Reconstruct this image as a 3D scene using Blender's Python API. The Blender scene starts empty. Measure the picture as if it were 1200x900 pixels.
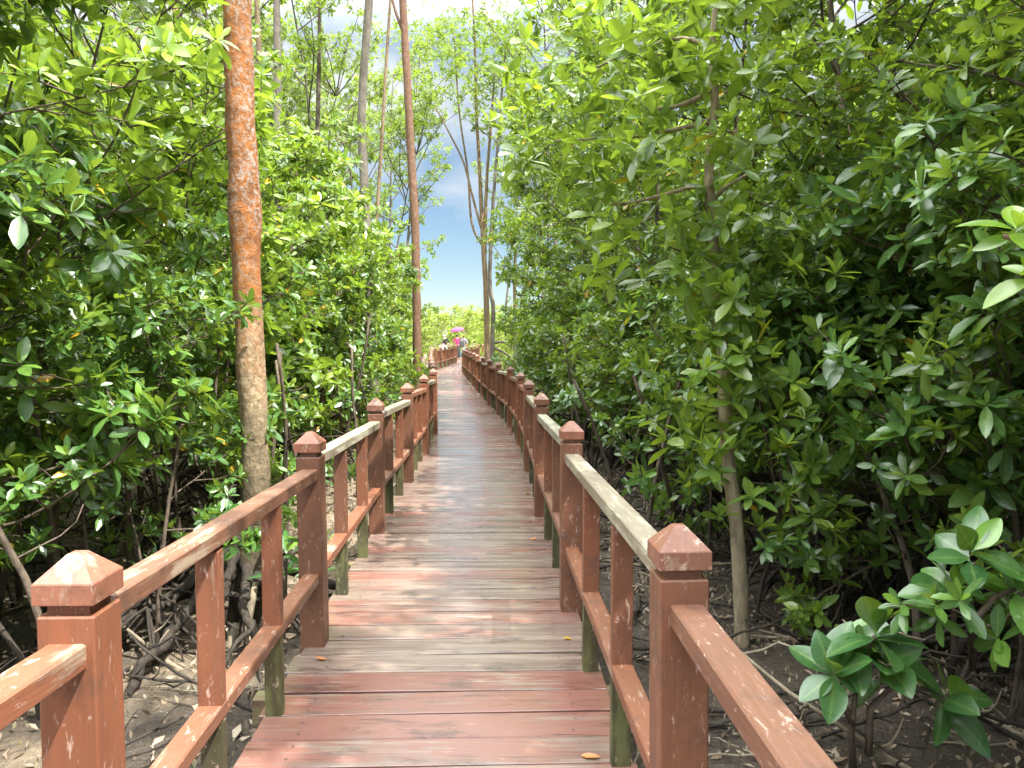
import bpy, bmesh, math, random
import numpy as np
from mathutils import Vector, Matrix, noise

R = math.radians
SC = bpy.context.scene
COL = SC.collection

# ------------------------------------------------------------------ helpers
def link(o, parent=None):
    COL.objects.link(o)
    if parent is not None:
        o.parent = parent
    return o

def tag(o, label=None, cat=None, group=None, kind=None):
    if label: o['label'] = label
    if cat: o['category'] = cat
    if group: o['group'] = group
    if kind: o['kind'] = kind
    return o

def empty(name, loc=(0, 0, 0), rz=0.0, parent=None):
    o = bpy.data.objects.new(name, None)
    o.location = loc
    o.rotation_euler = (0, 0, rz)
    o.empty_display_size = 0.2
    return link(o, parent)

class Geo:
    """collects polygons; one Geo becomes one mesh"""
    def __init__(s):
        s.v = []; s.f = []; s.m = []; s.a = []
    def add(s, verts, faces, mi=0, a=0.0):
        b = len(s.v)
        s.v.extend([tuple(p) for p in verts])
        for f in faces:
            s.f.append([b + i for i in f]); s.m.append(mi); s.a.append(a)
    def box(s, c, d, mi=0, bev=0.0, a=0.0, mat=None):
        bm = bmesh.new()
        bmesh.ops.create_cube(bm, size=1.0)
        bmesh.ops.scale(bm, vec=d, verts=bm.verts)
        if bev: bmesh.ops.bevel(bm, geom=bm.edges[:], offset=bev, segments=1, affect='EDGES')
        M = (mat or Matrix()) @ Matrix.Translation(c)
        bm.verts.index_update()
        s.add([M @ v.co for v in bm.verts], [[v.index for v in f.verts] for f in bm.faces], mi, a)
        bm.free()
    def tube(s, pts, rad, sides=6, mi=0, cap=True, rough=0.0, seed=0.0, a=0.0):
        pts = [Vector(p) for p in pts]
        n = len(pts)
        b = len(s.v)
        t0 = (pts[1] - pts[0]).normalized()
        ref = Vector((1, 0, 0)) if abs(t0.x) < 0.8 else Vector((0, 1, 0))
        u = t0.cross(ref).normalized()
        for i in range(n):
            t = (pts[min(i + 1, n - 1)] - pts[max(i - 1, 0)]).normalized()
            u = (u - t * u.dot(t)).normalized()
            w = t.cross(u)
            for k in range(sides):
                an = 2 * math.pi * k / sides
                d = u * math.cos(an) + w * math.sin(an)
                r = rad[i]
                if rough:
                    q = pts[i] + d * r
                    r *= 1 + rough * noise.noise(Vector((q.x * 9 + seed, q.y * 9, q.z * 3.0)))
                s.v.append(tuple(pts[i] + d * r))
        for i in range(n - 1):
            for k in range(sides):
                k2 = (k + 1) % sides
                s.f.append([b + i * sides + k, b + i * sides + k2, b + (i + 1) * sides + k2, b + (i + 1) * sides + k])
                s.m.append(mi); s.a.append(a)
        if cap:
            s.f.append([b + k for k in range(sides)][::-1]); s.m.append(mi); s.a.append(a)
            s.f.append([b + (n - 1) * sides + k for k in range(sides)]); s.m.append(mi); s.a.append(a)
    def mesh(s, name, mats, smooth=False, attr=None):
        me = bpy.data.meshes.new(name)
        me.from_pydata(s.v, [], s.f)
        for m in (mats if isinstance(mats, (list, tuple)) else [mats]):
            me.materials.append(m)
        me.polygons.foreach_set('material_index', s.m)
        if smooth:
            me.polygons.foreach_set('use_smooth', [True] * len(s.f))
        if attr:
            at = me.attributes.new(attr, 'FLOAT', 'FACE')
            at.data.foreach_set('value', s.a)
        me.update()
        return me
    def build(s, name, mats, parent=None, smooth=False, attr=None, loc=None):
        o = bpy.data.objects.new(name, s.mesh(name, mats, smooth, attr))
        if loc is not None: o.location = loc
        return link(o, parent)

def lerp_table(tab, y):
    if y <= tab[0][0]:
        (a, va), (b, vb) = tab[0], tab[1]
    elif y >= tab[-1][0]:
        (a, va), (b, vb) = tab[-2], tab[-1]
    else:
        for i in range(len(tab) - 1):
            if tab[i][0] <= y <= tab[i + 1][0]:
                (a, va), (b, vb) = tab[i], tab[i + 1]
                break
    return va + (vb - va) * (y - a) / (b - a)

# ------------------------------------------------------------------ materials
def new_mat(name):
    m = bpy.data.materials.new(name)
    m.use_nodes = True
    nt = m.node_tree
    nt.nodes.clear()
    out = nt.nodes.new('ShaderNodeOutputMaterial')
    return m, nt, out

def N(nt, typ, **kw):
    n = nt.nodes.new(typ)
    for k, v in kw.items():
        if k.startswith('i_'):
            n.inputs[k[2:].replace('_', ' ')].default_value = v
        else:
            setattr(n, k, v)
    return n

def ramp(nt, fac, stops, interp='LINEAR'):
    r = nt.nodes.new('ShaderNodeValToRGB')
    r.color_ramp.interpolation = interp
    els = r.color_ramp.elements
    while len(els) < len(stops): els.new(0.5)
    for e, (p, c) in zip(els, stops):
        e.position = p
        e.color = (c, c, c, 1) if isinstance(c, (int, float)) else (*c, 1)
    if fac is not None: nt.links.new(fac, r.inputs[0])
    return r.outputs[0]

def mix(nt, fac, a, b):
    n = nt.nodes.new('ShaderNodeMix'); n.data_type = 'RGBA'
    for sock, v in ((n.inputs[0], fac), (n.inputs[6], a), (n.inputs[7], b)):
        if hasattr(v, 'is_output'): nt.links.new(v, sock)
        elif isinstance(v, (int, float)): sock.default_value = v
        else: sock.default_value = (*v, 1)
    return n.outputs[2]

def noise_tex(nt, vec, scale, detail=4, rough=0.55, dist=0.0):
    n = N(nt, 'ShaderNodeTexNoise', i_Scale=scale, i_Detail=detail, i_Roughness=rough, i_Distortion=dist)
    nt.links.new(vec, n.inputs['Vector'])
    return n.outputs['Fac']

def mapped(nt, scale, coord='Object'):
    tc = N(nt, 'ShaderNodeTexCoord')
    mp = N(nt, 'ShaderNodeMapping')
    mp.inputs['Scale'].default_value = scale
    nt.links.new(tc.outputs[coord], mp.inputs[0])
    return mp.outputs[0]

def math_n(nt, op, a, b=None, clamp=False):
    n = nt.nodes.new('ShaderNodeMath'); n.operation = op; n.use_clamp = clamp
    for i, v in enumerate((a, b)):
        if v is None: continue
        if hasattr(v, 'is_output'): nt.links.new(v, n.inputs[i])
        else: n.inputs[i].default_value = v
    return n.outputs[0]

def bump(nt, h, strength, dist):
    b = N(nt, 'ShaderNodeBump', i_Strength=strength, i_Distance=dist)
    nt.links.new(h, b.inputs['Height'])
    return b.outputs[0]

def finish(nt, out, col, rough, normal=None, spec=0.5):
    p = N(nt, 'ShaderNodeBsdfPrincipled')
    for v, k in ((col, 'Base Color'), (rough, 'Roughness')):
        if hasattr(v, 'is_output'): nt.links.new(v, p.inputs[k])
        elif isinstance(v, (int, float)): p.inputs[k].default_value = v
        else: p.inputs[k].default_value = (*v, 1)
    p.inputs['Specular IOR Level'].default_value = spec
    if normal is not None: nt.links.new(normal, p.inputs['Normal'])
    nt.links.new(p.outputs[0], out.inputs[0])
    return p

def painted_wood(name, grain, paint=(0.205, 0.080, 0.042), bare=(0.33, 0.26, 0.19), wear=0.42, rough=0.48):
    """red-brown paint with pale scuffs and bare patches; grain runs along the axis with the small scale"""
    m, nt, out = new_mat(name)
    tc = N(nt, 'ShaderNodeTexCoord'); oi = N(nt, 'ShaderNodeObjectInfo')
    ad = N(nt, 'ShaderNodeVectorMath', operation='ADD')
    sc = N(nt, 'ShaderNodeVectorMath', operation='SCALE'); sc.inputs[3].default_value = 37.0
    cmb = N(nt, 'ShaderNodeCombineXYZ')
    for i in range(3): nt.links.new(oi.outputs['Random'], cmb.inputs[i])
    nt.links.new(cmb.outputs[0], sc.inputs[0])
    nt.links.new(tc.outputs['Object'], ad.inputs[0]); nt.links.new(sc.outputs[0], ad.inputs[1])
    mp = N(nt, 'ShaderNodeMapping'); mp.inputs['Scale'].default_value = grain
    nt.links.new(ad.outputs[0], mp.inputs[0])
    v = ad.outputs[0]; g = mp.outputs[0]
    big = noise_tex(nt, v, 3.0, 3)
    fine = noise_tex(nt, g, 3.0, 6, 0.65)
    m2 = N(nt, 'ShaderNodeMapping'); m2.inputs['Scale'].default_value = tuple(max(1.0, x ** .5) for x in grain)
    nt.links.new(ad.outputs[0], m2.inputs[0])
    scuff = noise_tex(nt, m2.outputs[0], 16.0, 7, 0.72, 0.8)
    c = mix(nt, ramp(nt, big, [(0.3, 0.0), (0.7, 1.0)]), paint, tuple(x * 0.74 for x in paint))
    hue = mix(nt, oi.outputs['Random'], (0.86, 0.98, 1.05), (1.16, 1.02, 0.92))
    mu = N(nt, 'ShaderNodeMix', data_type='RGBA', blend_type='MULTIPLY'); mu.inputs[0].default_value = 1
    nt.links.new(c, mu.inputs[6]); nt.links.new(hue, mu.inputs[7]); c = mu.outputs[2]
    c = mix(nt, ramp(nt, fine, [(0.35, 0.0), (0.75, 0.55)]), c, tuple(x * 0.55 for x in paint))
    c = mix(nt, ramp(nt, scuff, [(0.585, 0.0), (0.65, 0.75)]), c, (0.45, 0.33, 0.27))
    gr = noise_tex(nt, v, 6.0, 6, 0.7)
    c = mix(nt, ramp(nt, gr, [(0.32, 0.7), (0.46, 0.0)]), c, (0.075, 0.045, 0.033))
    w = math_n(nt, 'MULTIPLY', noise_tex(nt, v, 2.2, 5, 0.6), fine)
    w = ramp(nt, w, [(wear - 0.02, 0.0), (wear + 0.06, 0.85)])
    c = mix(nt, w, c, bare)
    rg = ramp(nt, fine, [(0.3, rough - 0.1), (0.7, rough + 0.15)])
    finish(nt, out, c, rg, bump(nt, fine, 0.6, 0.006))
    return m

def deck_mat():
    m, nt, out = new_mat('deck_boards_worn_paint')
    at = N(nt, 'ShaderNodeAttribute', attribute_name='tint')
    tc = N(nt, 'ShaderNodeTexCoord')
    cmb = N(nt, 'ShaderNodeCombineXYZ')
    off = math_n(nt, 'MULTIPLY', at.outputs['Fac'], 53.0)
    nt.links.new(off, cmb.inputs[0]); nt.links.new(off, cmb.inputs[1])
    ad = N(nt, 'ShaderNodeVectorMath', operation='ADD')
    nt.links.new(tc.outputs['Object'], ad.inputs[0]); nt.links.new(cmb.outputs[0], ad.inputs[1])
    mp = N(nt, 'ShaderNodeMapping'); mp.inputs['Scale'].default_value = (1.0, 16, 16)
    nt.links.new(ad.outputs[0], mp.inputs[0])
    v, g = ad.outputs[0], mp.outputs[0]
    fine = noise_tex(nt, g, 2.6, 6, 0.68, 0.3)
    big = noise_tex(nt, v, 1.7, 4, 0.6)
    med = noise_tex(nt, g, 1.1, 4, 0.6, 0.5)
    paint = mix(nt, at.outputs['Fac'], (0.175, 0.072, 0.055), (0.23, 0.112, 0.09))
    paint = mix(nt, ramp(nt, big, [(0.35, 0), (0.7, 0.7)]), paint, (0.18, 0.085, 0.068))
    wood = mix(nt, ramp(nt, med, [(0.35, 0), (0.65, 1)]), (0.135, 0.10, 0.085), (0.25, 0.20, 0.165))
    aw = N(nt, 'ShaderNodeAttribute', attribute_name='worn')
    k = math_n(nt, 'ADD', math_n(nt, 'MULTIPLY', fine, 0.55), math_n(nt, 'MULTIPLY', big, 0.45))
    k = math_n(nt, 'ADD', k, aw.outputs['Fac'])
    c = mix(nt, ramp(nt, k, [(0.49, 0.0), (0.58, 0.9)]), paint, wood)
    c = mix(nt, ramp(nt, fine, [(0.30, 0.85), (0.42, 0.0)]), c, (0.055, 0.035, 0.028))
    mg = N(nt, 'ShaderNodeMapping'); mg.inputs['Scale'].default_value = (1.0, 3.5, 3.5); nt.links.new(ad.outputs[0], mg.inputs[0])
    gm = noise_tex(nt, mg.outputs[0], 2.2, 7, 0.72, 0.3)
    c = mix(nt, ramp(nt, gm, [(0.34, 0.75), (0.46, 0.0)]), c, (0.06, 0.04, 0.034))
    sp = noise_tex(nt, g, 6.0, 4, 0.7)
    c = mix(nt, ramp(nt, sp, [(0.67, 0.0), (0.72, 0.8)]), c, (0.50, 0.40, 0.34))
    wet = noise_tex(nt, tc.outputs['Object'], 1.1, 3, 0.6)
    rg = math_n(nt, 'ADD', ramp(nt, wet, [(0.3, 0.09), (0.75, 0.24)]), ramp(nt, fine, [(0.3, 0.0), (0.8, 0.13)]))
    finish(nt, out, c, rg, bump(nt, fine, 0.14, 0.002), 0.75)
    return m

def bark(name, base, dark, spot, scale=6.0, spot_lo=0.60, vert=0.35, rings=0.0, lowz=None, lowcol=None):
    m, nt, out = new_mat(name)
    v = mapped(nt, (1, 1, vert))
    a = noise_tex(nt, v, scale, 6, 0.65, 0.4)
    b = noise_tex(nt, v, scale * 2.7, 5, 0.7)
    big = noise_tex(nt, mapped(nt, (1, 1, 0.6)), 1.6, 3)
    c = mix(nt, ramp(nt, a, [(0.40, 0), (0.58, 1)]), dark, base)
    c = mix(nt, ramp(nt, big, [(0.35, 0), (0.7, 0.5)]), c, tuple(x * 1.35 for x in base))
    pt = noise_tex(nt, mapped(nt, (1, 1, 0.8)), 3.5, 4, 0.6)
    c = mix(nt, math_n(nt, 'MULTIPLY', ramp(nt, b, [(spot_lo - .03, 0.0), (spot_lo + 0.10, 0.9)]), ramp(nt, pt, [(0.36, 0.15), (0.6, 1.0)])), c, spot)
    if rings:
        rv = noise_tex(nt, mapped(nt, (1.5, 1.5, 9)), 1.0, 5, 0.6, 0.4)
        c = mix(nt, ramp(nt, rv, [(0.57, 0), (0.66, rings)]), c, tuple(x * 0.45 for x in dark))
    if lowz:
        tc = N(nt, 'ShaderNodeTexCoord'); sp = N(nt, 'ShaderNodeSeparateXYZ')
        nt.links.new(tc.outputs['Object'], sp.inputs[0])
        z = math_n(nt, 'ADD', sp.outputs[2], math_n(nt, 'MULTIPLY', a, 0.9))
        mr = N(nt, 'ShaderNodeMapRange'); nt.links.new(z, mr.inputs[0])
        mr.inputs[1].default_value = lowz[0]; mr.inputs[2].default_value = lowz[1]
        mr.inputs[3].default_value = 1; mr.inputs[4].default_value = 0
        low = mix(nt, ramp(nt, b, [(0.4, 0), (0.62, 1)]), lowcol, tuple(min(1, x * 2.0) for x in lowcol))
        c = mix(nt, mr.outputs[0], c, low)
        m2 = N(nt, 'ShaderNodeMapRange'); nt.links.new(z, m2.inputs[0])      # further darkening towards the foot
        m2.inputs[1].default_value = 1.25; m2.inputs[2].default_value = 2.1
        m2.inputs[3].default_value = 0.85; m2.inputs[4].default_value = 0
        c = mix(nt, m2.outputs[0], c, (0.045, 0.038, 0.026))
    finish(nt, out, c, 0.85, bump(nt, math_n(nt, 'ADD', a, math_n(nt, 'MULTIPLY', b, 0.5)), 0.9, 0.02), 0.2)
    return m

def leaf_mat(name, dark, mid, light, old=(0.62, 0.36, 0.02), trans=0.33, rough=0.31, tcol=(0.38, 0.52, 0.02), spec=0.85):
    m, nt, out = new_mat(name)
    at = N(nt, 'ShaderNodeAttribute', attribute_name='tone')
    oi = N(nt, 'ShaderNodeObjectInfo')
    t = math_n(nt, 'ADD', at.outputs['Fac'], math_n(nt, 'MULTIPLY', math_n(nt, 'SUBTRACT', oi.outputs['Random'], 0.5), 0.16))
    c = ramp(nt, t, [(0.0, dark), (0.45, mid), (0.86, light), (0.985, light), (0.99, old)])
    r = nt.nodes[-1]
    mr = N(nt, 'ShaderNodeAttribute', attribute_name='rib')
    c2 = mix(nt, math_n(nt, 'MULTIPLY', ramp(nt, mr.outputs['Fac'], [(0.84, 0.0), (0.98, 1.0)]), 0.45), c, (0.25, 0.38, 0.09))
    bl = noise_tex(nt, mapped(nt, (1, 1, 1)), 55.0, 3, 0.6)      # blemishes
    c2 = mix(nt, ramp(nt, bl, [(0.66, 0.0), (0.72, 0.6)]), c2, (0.16, 0.14, 0.04))
    vr = noise_tex(nt, mapped(nt, (1, 1, 1)), 14.0, 2)
    c2 = mix(nt, ramp(nt, vr, [(0.35, 0.0), (0.7, 0.35)]), c2, tuple(x * .6 for x in mid))
    geo = N(nt, 'ShaderNodeNewGeometry')
    c3 = mix(nt, math_n(nt, 'MULTIPLY', geo.outputs['Backfacing'], 0.25), c2, (0.15, 0.24, 0.06))
    p = N(nt, 'ShaderNodeBsdfPrincipled')
    nt.links.new(c3, p.inputs['Base Color'])
    rr = noise_tex(nt, mapped(nt, (1, 1, 1)), 9.0, 2)
    nt.links.new(ramp(nt, rr, [(0.3, rough - 0.1), (0.7, rough + 0.10)]), p.inputs['Roughness'])
    p.inputs['Specular IOR Level'].default_value = spec
    tr = N(nt, 'ShaderNodeBsdfTranslucent')
    tm = N(nt, 'ShaderNodeMix', data_type='RGBA', blend_type='MIX'); tm.inputs[0].default_value = 0.55
    nt.links.new(c3, tm.inputs[6]); tm.inputs[7].default_value = (*tcol, 1)
    nt.links.new(tm.outputs[2], tr.inputs[0])
    ms = N(nt, 'ShaderNodeMixShader'); ms.inputs[0].default_value = trans
    nt.links.new(p.outputs[0], ms.inputs[1]); nt.links.new(tr.outputs[0], ms.inputs[2])
    nt.links.new(ms.outputs[0], out.inputs[0])
    return m

def plain(name, col, rough=0.6, var=0.2, scale=20):
    m, nt, out = new_mat(name)
    n = noise_tex(nt, mapped(nt, (1, 1, 1)), scale, 4)
    finish(nt, out, mix(nt, n, tuple(c * (1 - var) for c in col), tuple(min(1, c * (1 + var)) for c in col)), rough)
    return m

def mud_mat():
    m, nt, out = new_mat('mud_and_sand')
    v = mapped(nt, (1, 1, 1))
    a = noise_tex(nt, v, 0.8, 5, 0.6, 0.3)
    b = noise_tex(nt, v, 9.0, 6, 0.7)
    d = noise_tex(nt, v, 34.0, 4, 0.7)
    sp = N(nt, 'ShaderNodeSeparateXYZ'); nt.links.new(v, sp.inputs[0])
    # the bank left of the walk is sandier than the wet mud on the right
    side = N(nt, 'ShaderNodeMapRange'); nt.links.new(sp.outputs[0], side.inputs[0])
    side.inputs[1].default_value = -1.0; side.inputs[2].default_value = 1.0
    side.inputs[3].default_value = 0.07; side.inputs[4].default_value = -0.18
    k = math_n(nt, 'ADD', a, side.outputs[0])
    far = N(nt, 'ShaderNodeMapRange'); nt.links.new(sp.outputs[1], far.inputs[0])   # sand only begins beyond the big roots
    far.inputs[1].default_value = 4.6; far.inputs[2].default_value = 6.0; far.inputs[3].default_value = -0.13; far.inputs[4].default_value = 0.02
    k = math_n(nt, 'ADD', k, far.outputs[0])
    c = mix(nt, ramp(nt, k, [(0.42, 0), (0.62, 1)]), (0.07, 0.054, 0.041), (0.25, 0.195, 0.13))
    c = mix(nt, ramp(nt, b, [(0.36, 0.75), (0.56, 0)]), c, (0.045, 0.036, 0.028))
    c = mix(nt, ramp(nt, d, [(0.62, 0), (0.70, 0.6)]), c, (0.40, 0.34, 0.27))
    rg = ramp(nt, k, [(0.30, 0.25), (0.6, 0.9)])
    finish(nt, out, c, rg, bump(nt, math_n(nt, 'ADD', b, math_n(nt, 'MULTIPLY', d, 0.4)), 1.0, 0.05), 0.4)
    return m

M = {}
M['post'] = painted_wood('painted_wood_upright', (9, 9, 0.8))
M['rail'] = painted_wood('painted_wood_lengthwise', (0.8, 9, 9), paint=(0.225, 0.094, 0.053), wear=0.33)
M['railgrey'] = painted_wood('weathered_grey_rail', (0.8, 9, 9), paint=(0.25, 0.215, 0.155), bare=(0.38, 0.36, 0.27), wear=0.26, rough=0.6)
M['cap'] = painted_wood('painted_wood_cap', (5, 5, 2), paint=(0.25, 0.106, 0.068), wear=0.36, rough=0.40)
M['moss'] = painted_wood('mossy_wood', (7, 7, 1.0), paint=(0.062, 0.056, 0.024), bare=(0.12, 0.125, 0.045), wear=0.26, rough=0.7)
M['deck'] = deck_mat()
M['beam'] = painted_wood('beam_wood', (1, 8, 8), paint=(0.20, 0.10, 0.06), bare=(0.18, 0.17, 0.08), wear=0.25, rough=0.7)
M['bark_orange'] = bark('orange_lichen_bark', (0.28, 0.108, 0.030), (0.12, 0.055, 0.028), (0.30, 0.27, 0.24), 13, 0.50, vert=.8,
                        lowz=(1.9, 2.9), lowcol=(0.20, 0.155, 0.095), rings=0.45)
M['bark_red'] = bark('rusty_bark', (0.165, 0.095, 0.06), (0.12, 0.06, 0.04), (0.36, 0.30, 0.25), 16, 0.58)
M['bark_grey'] = bark('pale_grey_bark', (0.16, 0.14, 0.115), (0.08, 0.068, 0.056), (0.28, 0.265, 0.23), 14, 0.58)
M['bark_tan'] = bark('tan_bark', (0.24, 0.17, 0.105), (0.12, 0.085, 0.058), (0.42, 0.36, 0.27), 16, 0.60)
M['bark_pale'] = bark('pale_tan_bark', (0.33, 0.27, 0.18), (0.17, 0.135, 0.09), (0.44, 0.40, 0.31), 18, 0.58)
M['bark_dark'] = bark('dark_wet_bark', (0.13, 0.10, 0.075), (0.05, 0.04, 0.03), (0.22, 0.19, 0.15), 18, 0.62)
M['bark_root'] = bark('muddy_root_bark', (0.05, 0.041, 0.033), (0.020, 0.017, 0.014), (0.13, 0.115, 0.09), 18, 0.64)
M['dead'] = bark('bleached_dead_wood', (0.26, 0.215, 0.155), (0.12, 0.10, 0.07), (0.40, 0.36, 0.28), 9, 0.60)
M['leaf'] = leaf_mat('leaf_green', (0.05, 0.112, 0.026), (0.118, 0.212, 0.036), (0.27, 0.38, 0.045), trans=0.45)
M['leaf_sunlit_tone'] = leaf_mat('leaf_green_sunlit_tone', (0.065, 0.135, 0.024), (0.155, 0.265, 0.036), (0.32, 0.44, 0.05), trans=0.42)  # sunlight put into the leaf colour: lighter, yellower copy of the green
M['leaf_dark'] = leaf_mat('leaf_deep_green', (0.040, 0.105, 0.030), (0.078, 0.18, 0.042), (0.20, 0.36, 0.05), rough=0.30, trans=0.34)
M['leaf_far'] = leaf_mat('leaf_yellow_green', (0.14, 0.22, 0.02), (0.25, 0.34, 0.035), (0.38, 0.45, 0.06), trans=0.4, rough=0.5,
                         tcol=(0.42, 0.55, 0.04))
M['leaf_high'] = leaf_mat('leaf_olive', (0.07, 0.13, 0.03), (0.13, 0.20, 0.045), (0.22, 0.31, 0.075), rough=0.5, trans=0.48)
M['leaf_big'] = leaf_mat('leaf_waxy_green', (0.036, 0.11, 0.034), (0.058, 0.16, 0.042), (0.20, 0.40, 0.05), rough=0.27, trans=0.25)
M['leaf_young'] = leaf_mat('leaf_young_lime', (0.14, 0.30, 0.03), (0.20, 0.38, 0.035), (0.32, 0.48, 0.05), trans=0.45)
M['litter'] = leaf_mat('dry_leaf', (0.10, 0.065, 0.035), (0.19, 0.13, 0.08), (0.40, 0.33, 0.25), trans=0.05, rough=0.7, tcol=(0.3, 0.2, 0.1))
M['mud'] = mud_mat()

# ------------------------------------------------------------------ camera, light, sky
cam = bpy.data.cameras.new('camera')
cam.sensor_width = 36.0
cam.lens = 901.0 / 1200.0 * 36.0
cam.clip_start = 0.05
cam.clip_end = 600
co = bpy.data.objects.new('camera', cam)
EYE = Vector((0, 0, 1.535))
PITCH = math.atan(50 / 901.0)
co.location = EYE
co.rotation_euler = (math.pi / 2 - PITCH, 0, 0)
link(co)
SC.camera = co

SUN_EL, SUN_AZ = R(60), R(126)      # azimuth clockwise from +Y (the walk's direction)
d = Vector((math.sin(SUN_AZ) * math.cos(SUN_EL), math.cos(SUN_AZ) * math.cos(SUN_EL), math.sin(SUN_EL)))
sun = bpy.data.lights.new('sun', 'SUN')
sun.energy = 3.6
sun.angle = R(0.53)
sun.color = (1.0, 0.95, 0.86)
so = bpy.data.objects.new('sun', sun)
so.rotation_euler = (-d).to_track_quat('-Z', 'Y').to_euler()
link(so)

w = bpy.data.worlds.new('World')
SC.world = w
w.use_nodes = True
nt = w.node_tree
nt.nodes.clear()
wo = N(nt, 'ShaderNodeOutputWorld'); bg = N(nt, 'ShaderNodeBackground')
sky = N(nt, 'ShaderNodeTexSky')
sky.sky_type = 'NISHITA'
sky.sun_disc = False
sky.sun_elevation = SUN_EL
sky.sun_rotation = SUN_AZ
sky.altitude = 10; sky.air_density = 1.0; sky.dust_density = 0.05; sky.ozone_density = 4.0
tc = N(nt, 'ShaderNodeTexCoord')
mp = N(nt, 'ShaderNodeMapping'); mp.inputs['Scale'].default_value = (1.0, 1.0, 2.0); mp.inputs['Location'].default_value = (0.35, 0.0, 0.10)
nt.links.new(tc.outputs['Generated'], mp.inputs[0])
cl = noise_tex(nt, mp.outputs[0], 2.6, 7, 0.58, 0.25)
sep = N(nt, 'ShaderNodeSeparateXYZ'); nt.links.new(tc.outputs['Generated'], sep.inputs[0])
el = ramp(nt, sep.outputs[2], [(0.0, 0.0), (0.13, 0.03), (0.20, 0.22), (0.27, 0.30), (0.36, 0.27), (0.55, 0.16), (0.70, 0.35), (1.0, 0.35)])
cf = math_n(nt, 'SUBTRACT', math_n(nt, 'ADD', cl, el), 0.11)
cm = ramp(nt, cf, [(0.50, 0.0), (0.74, 0.95)])
shade = noise_tex(nt, mp.outputs[0], 5.0, 5, 0.6)
high = ramp(nt, sep.outputs[2], [(0.35, 0), (0.65, 1)])       # unseen overhead cloud made far brighter, added as ambient fill light
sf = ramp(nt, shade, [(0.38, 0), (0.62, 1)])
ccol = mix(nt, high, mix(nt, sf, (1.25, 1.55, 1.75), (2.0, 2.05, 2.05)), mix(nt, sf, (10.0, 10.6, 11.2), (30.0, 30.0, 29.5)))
tint = N(nt, 'ShaderNodeMix', data_type='RGBA', blend_type='MULTIPLY'); tint.inputs[0].default_value = 1
nt.links.new(sky.outputs[0], tint.inputs[6]); tint.inputs[7].default_value = (0.29, 0.285, 0.27, 1)
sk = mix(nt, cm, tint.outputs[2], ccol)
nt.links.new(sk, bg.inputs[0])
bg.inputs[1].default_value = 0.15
nt.links.new(bg.outputs[0], wo.inputs[0])

vs = SC.view_settings
vs.view_transform = 'Standard'
vs.look = 'None'
vs.gamma = 1
vs.use_curve_mapping = False
vs.exposure = 1.82
SC.cycles.max_bounces = 8
SC.cycles.diffuse_bounces = 4
SC.cycles.transmission_bounces = 4

# ------------------------------------------------------------------ ground
GZ = -0.45
def ground_z(x, y):
    z = GZ + 0.07 * noise.noise(Vector((x * 0.7, y * 0.7, 3.1))) + 0.045 * noise.noise(Vector((x * 2.6, y * 2.6, 1.7)))
    z += 0.02 * noise.noise(Vector((x * 8, y * 8, 0.2)))
    z -= 0.05 * min(1, max(0, (x - 1.2) / 2))
    return z

def spaced(lo, hi, fine_lo, fine_hi, step):
    a = [fine_lo]
    while a[-1] < fine_hi: a.append(a[-1] + step)
    s = step
    while a[-1] < hi: s *= 1.22; a.append(a[-1] + s)
    b = []; p = fine_lo; s = step
    while p > lo: s *= 1.22; p -= s; b.append(p)
    return b[::-1] + a

gx = spaced(-400, 400, -6, 6, 0.09); gy = spaced(-60, 560, 0.5, 14, 0.09)
gv = [(x, y, ground_z(x, y) if abs(x) < 25 and y < 80 else GZ - 0.05) for y in gy for x in gx]
nx = len(gx)
gf = [(j * nx + i, j * nx + i + 1, (j + 1) * nx + i + 1, (j + 1) * nx + i) for j in range(len(gy) - 1) for i in range(nx - 1)]
me = bpy.data.meshes.new('ground'); me.from_pydata(gv, [], gf); me.materials.append(M['mud'])
me.polygons.foreach_set('use_smooth', [True] * len(gf))
tag(link(bpy.data.objects.new('ground', me)), kind='structure')

# ------------------------------------------------------------------ boardwalk path
CTR = [(-4, -0.20), (1.7, -0.25), (4, -0.33), (6.5, -0.42), (8.5, -0.46), (10.5, -0.52), (12.7, -0.60), (15, -0.85), (17, -1.08),
       (19.3, -1.35), (22, -1.64), (34, -2.86), (35.5, -2.97), (37, -2.98), (46, -2.62), (47, -2.58)]
RISE = [(-4, 0), (12, 0), (20, 0.06), (25, 0.10), (34, 0.14), (43, 0.22), (47, 0.30), (54, 0.42)]
def cx(y): return (lerp_table(CTR, y - 0.6) + lerp_table(CTR, y) * 2 + lerp_table(CTR, y + 0.6)) / 4
def rise(y): return lerp_table(RISE, y)
def normal_at(y):
    dx = (cx(y + 0.4) - cx(y - 0.4)) / 0.8
    t = Vector((dx, 1, 0)).normalized()
    return t, Vector((t.y, -t.x, 0))
def side(y, off):
    t, n = normal_at(y)
    return Vector((cx(y), y, rise(y))) + n * off

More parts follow.
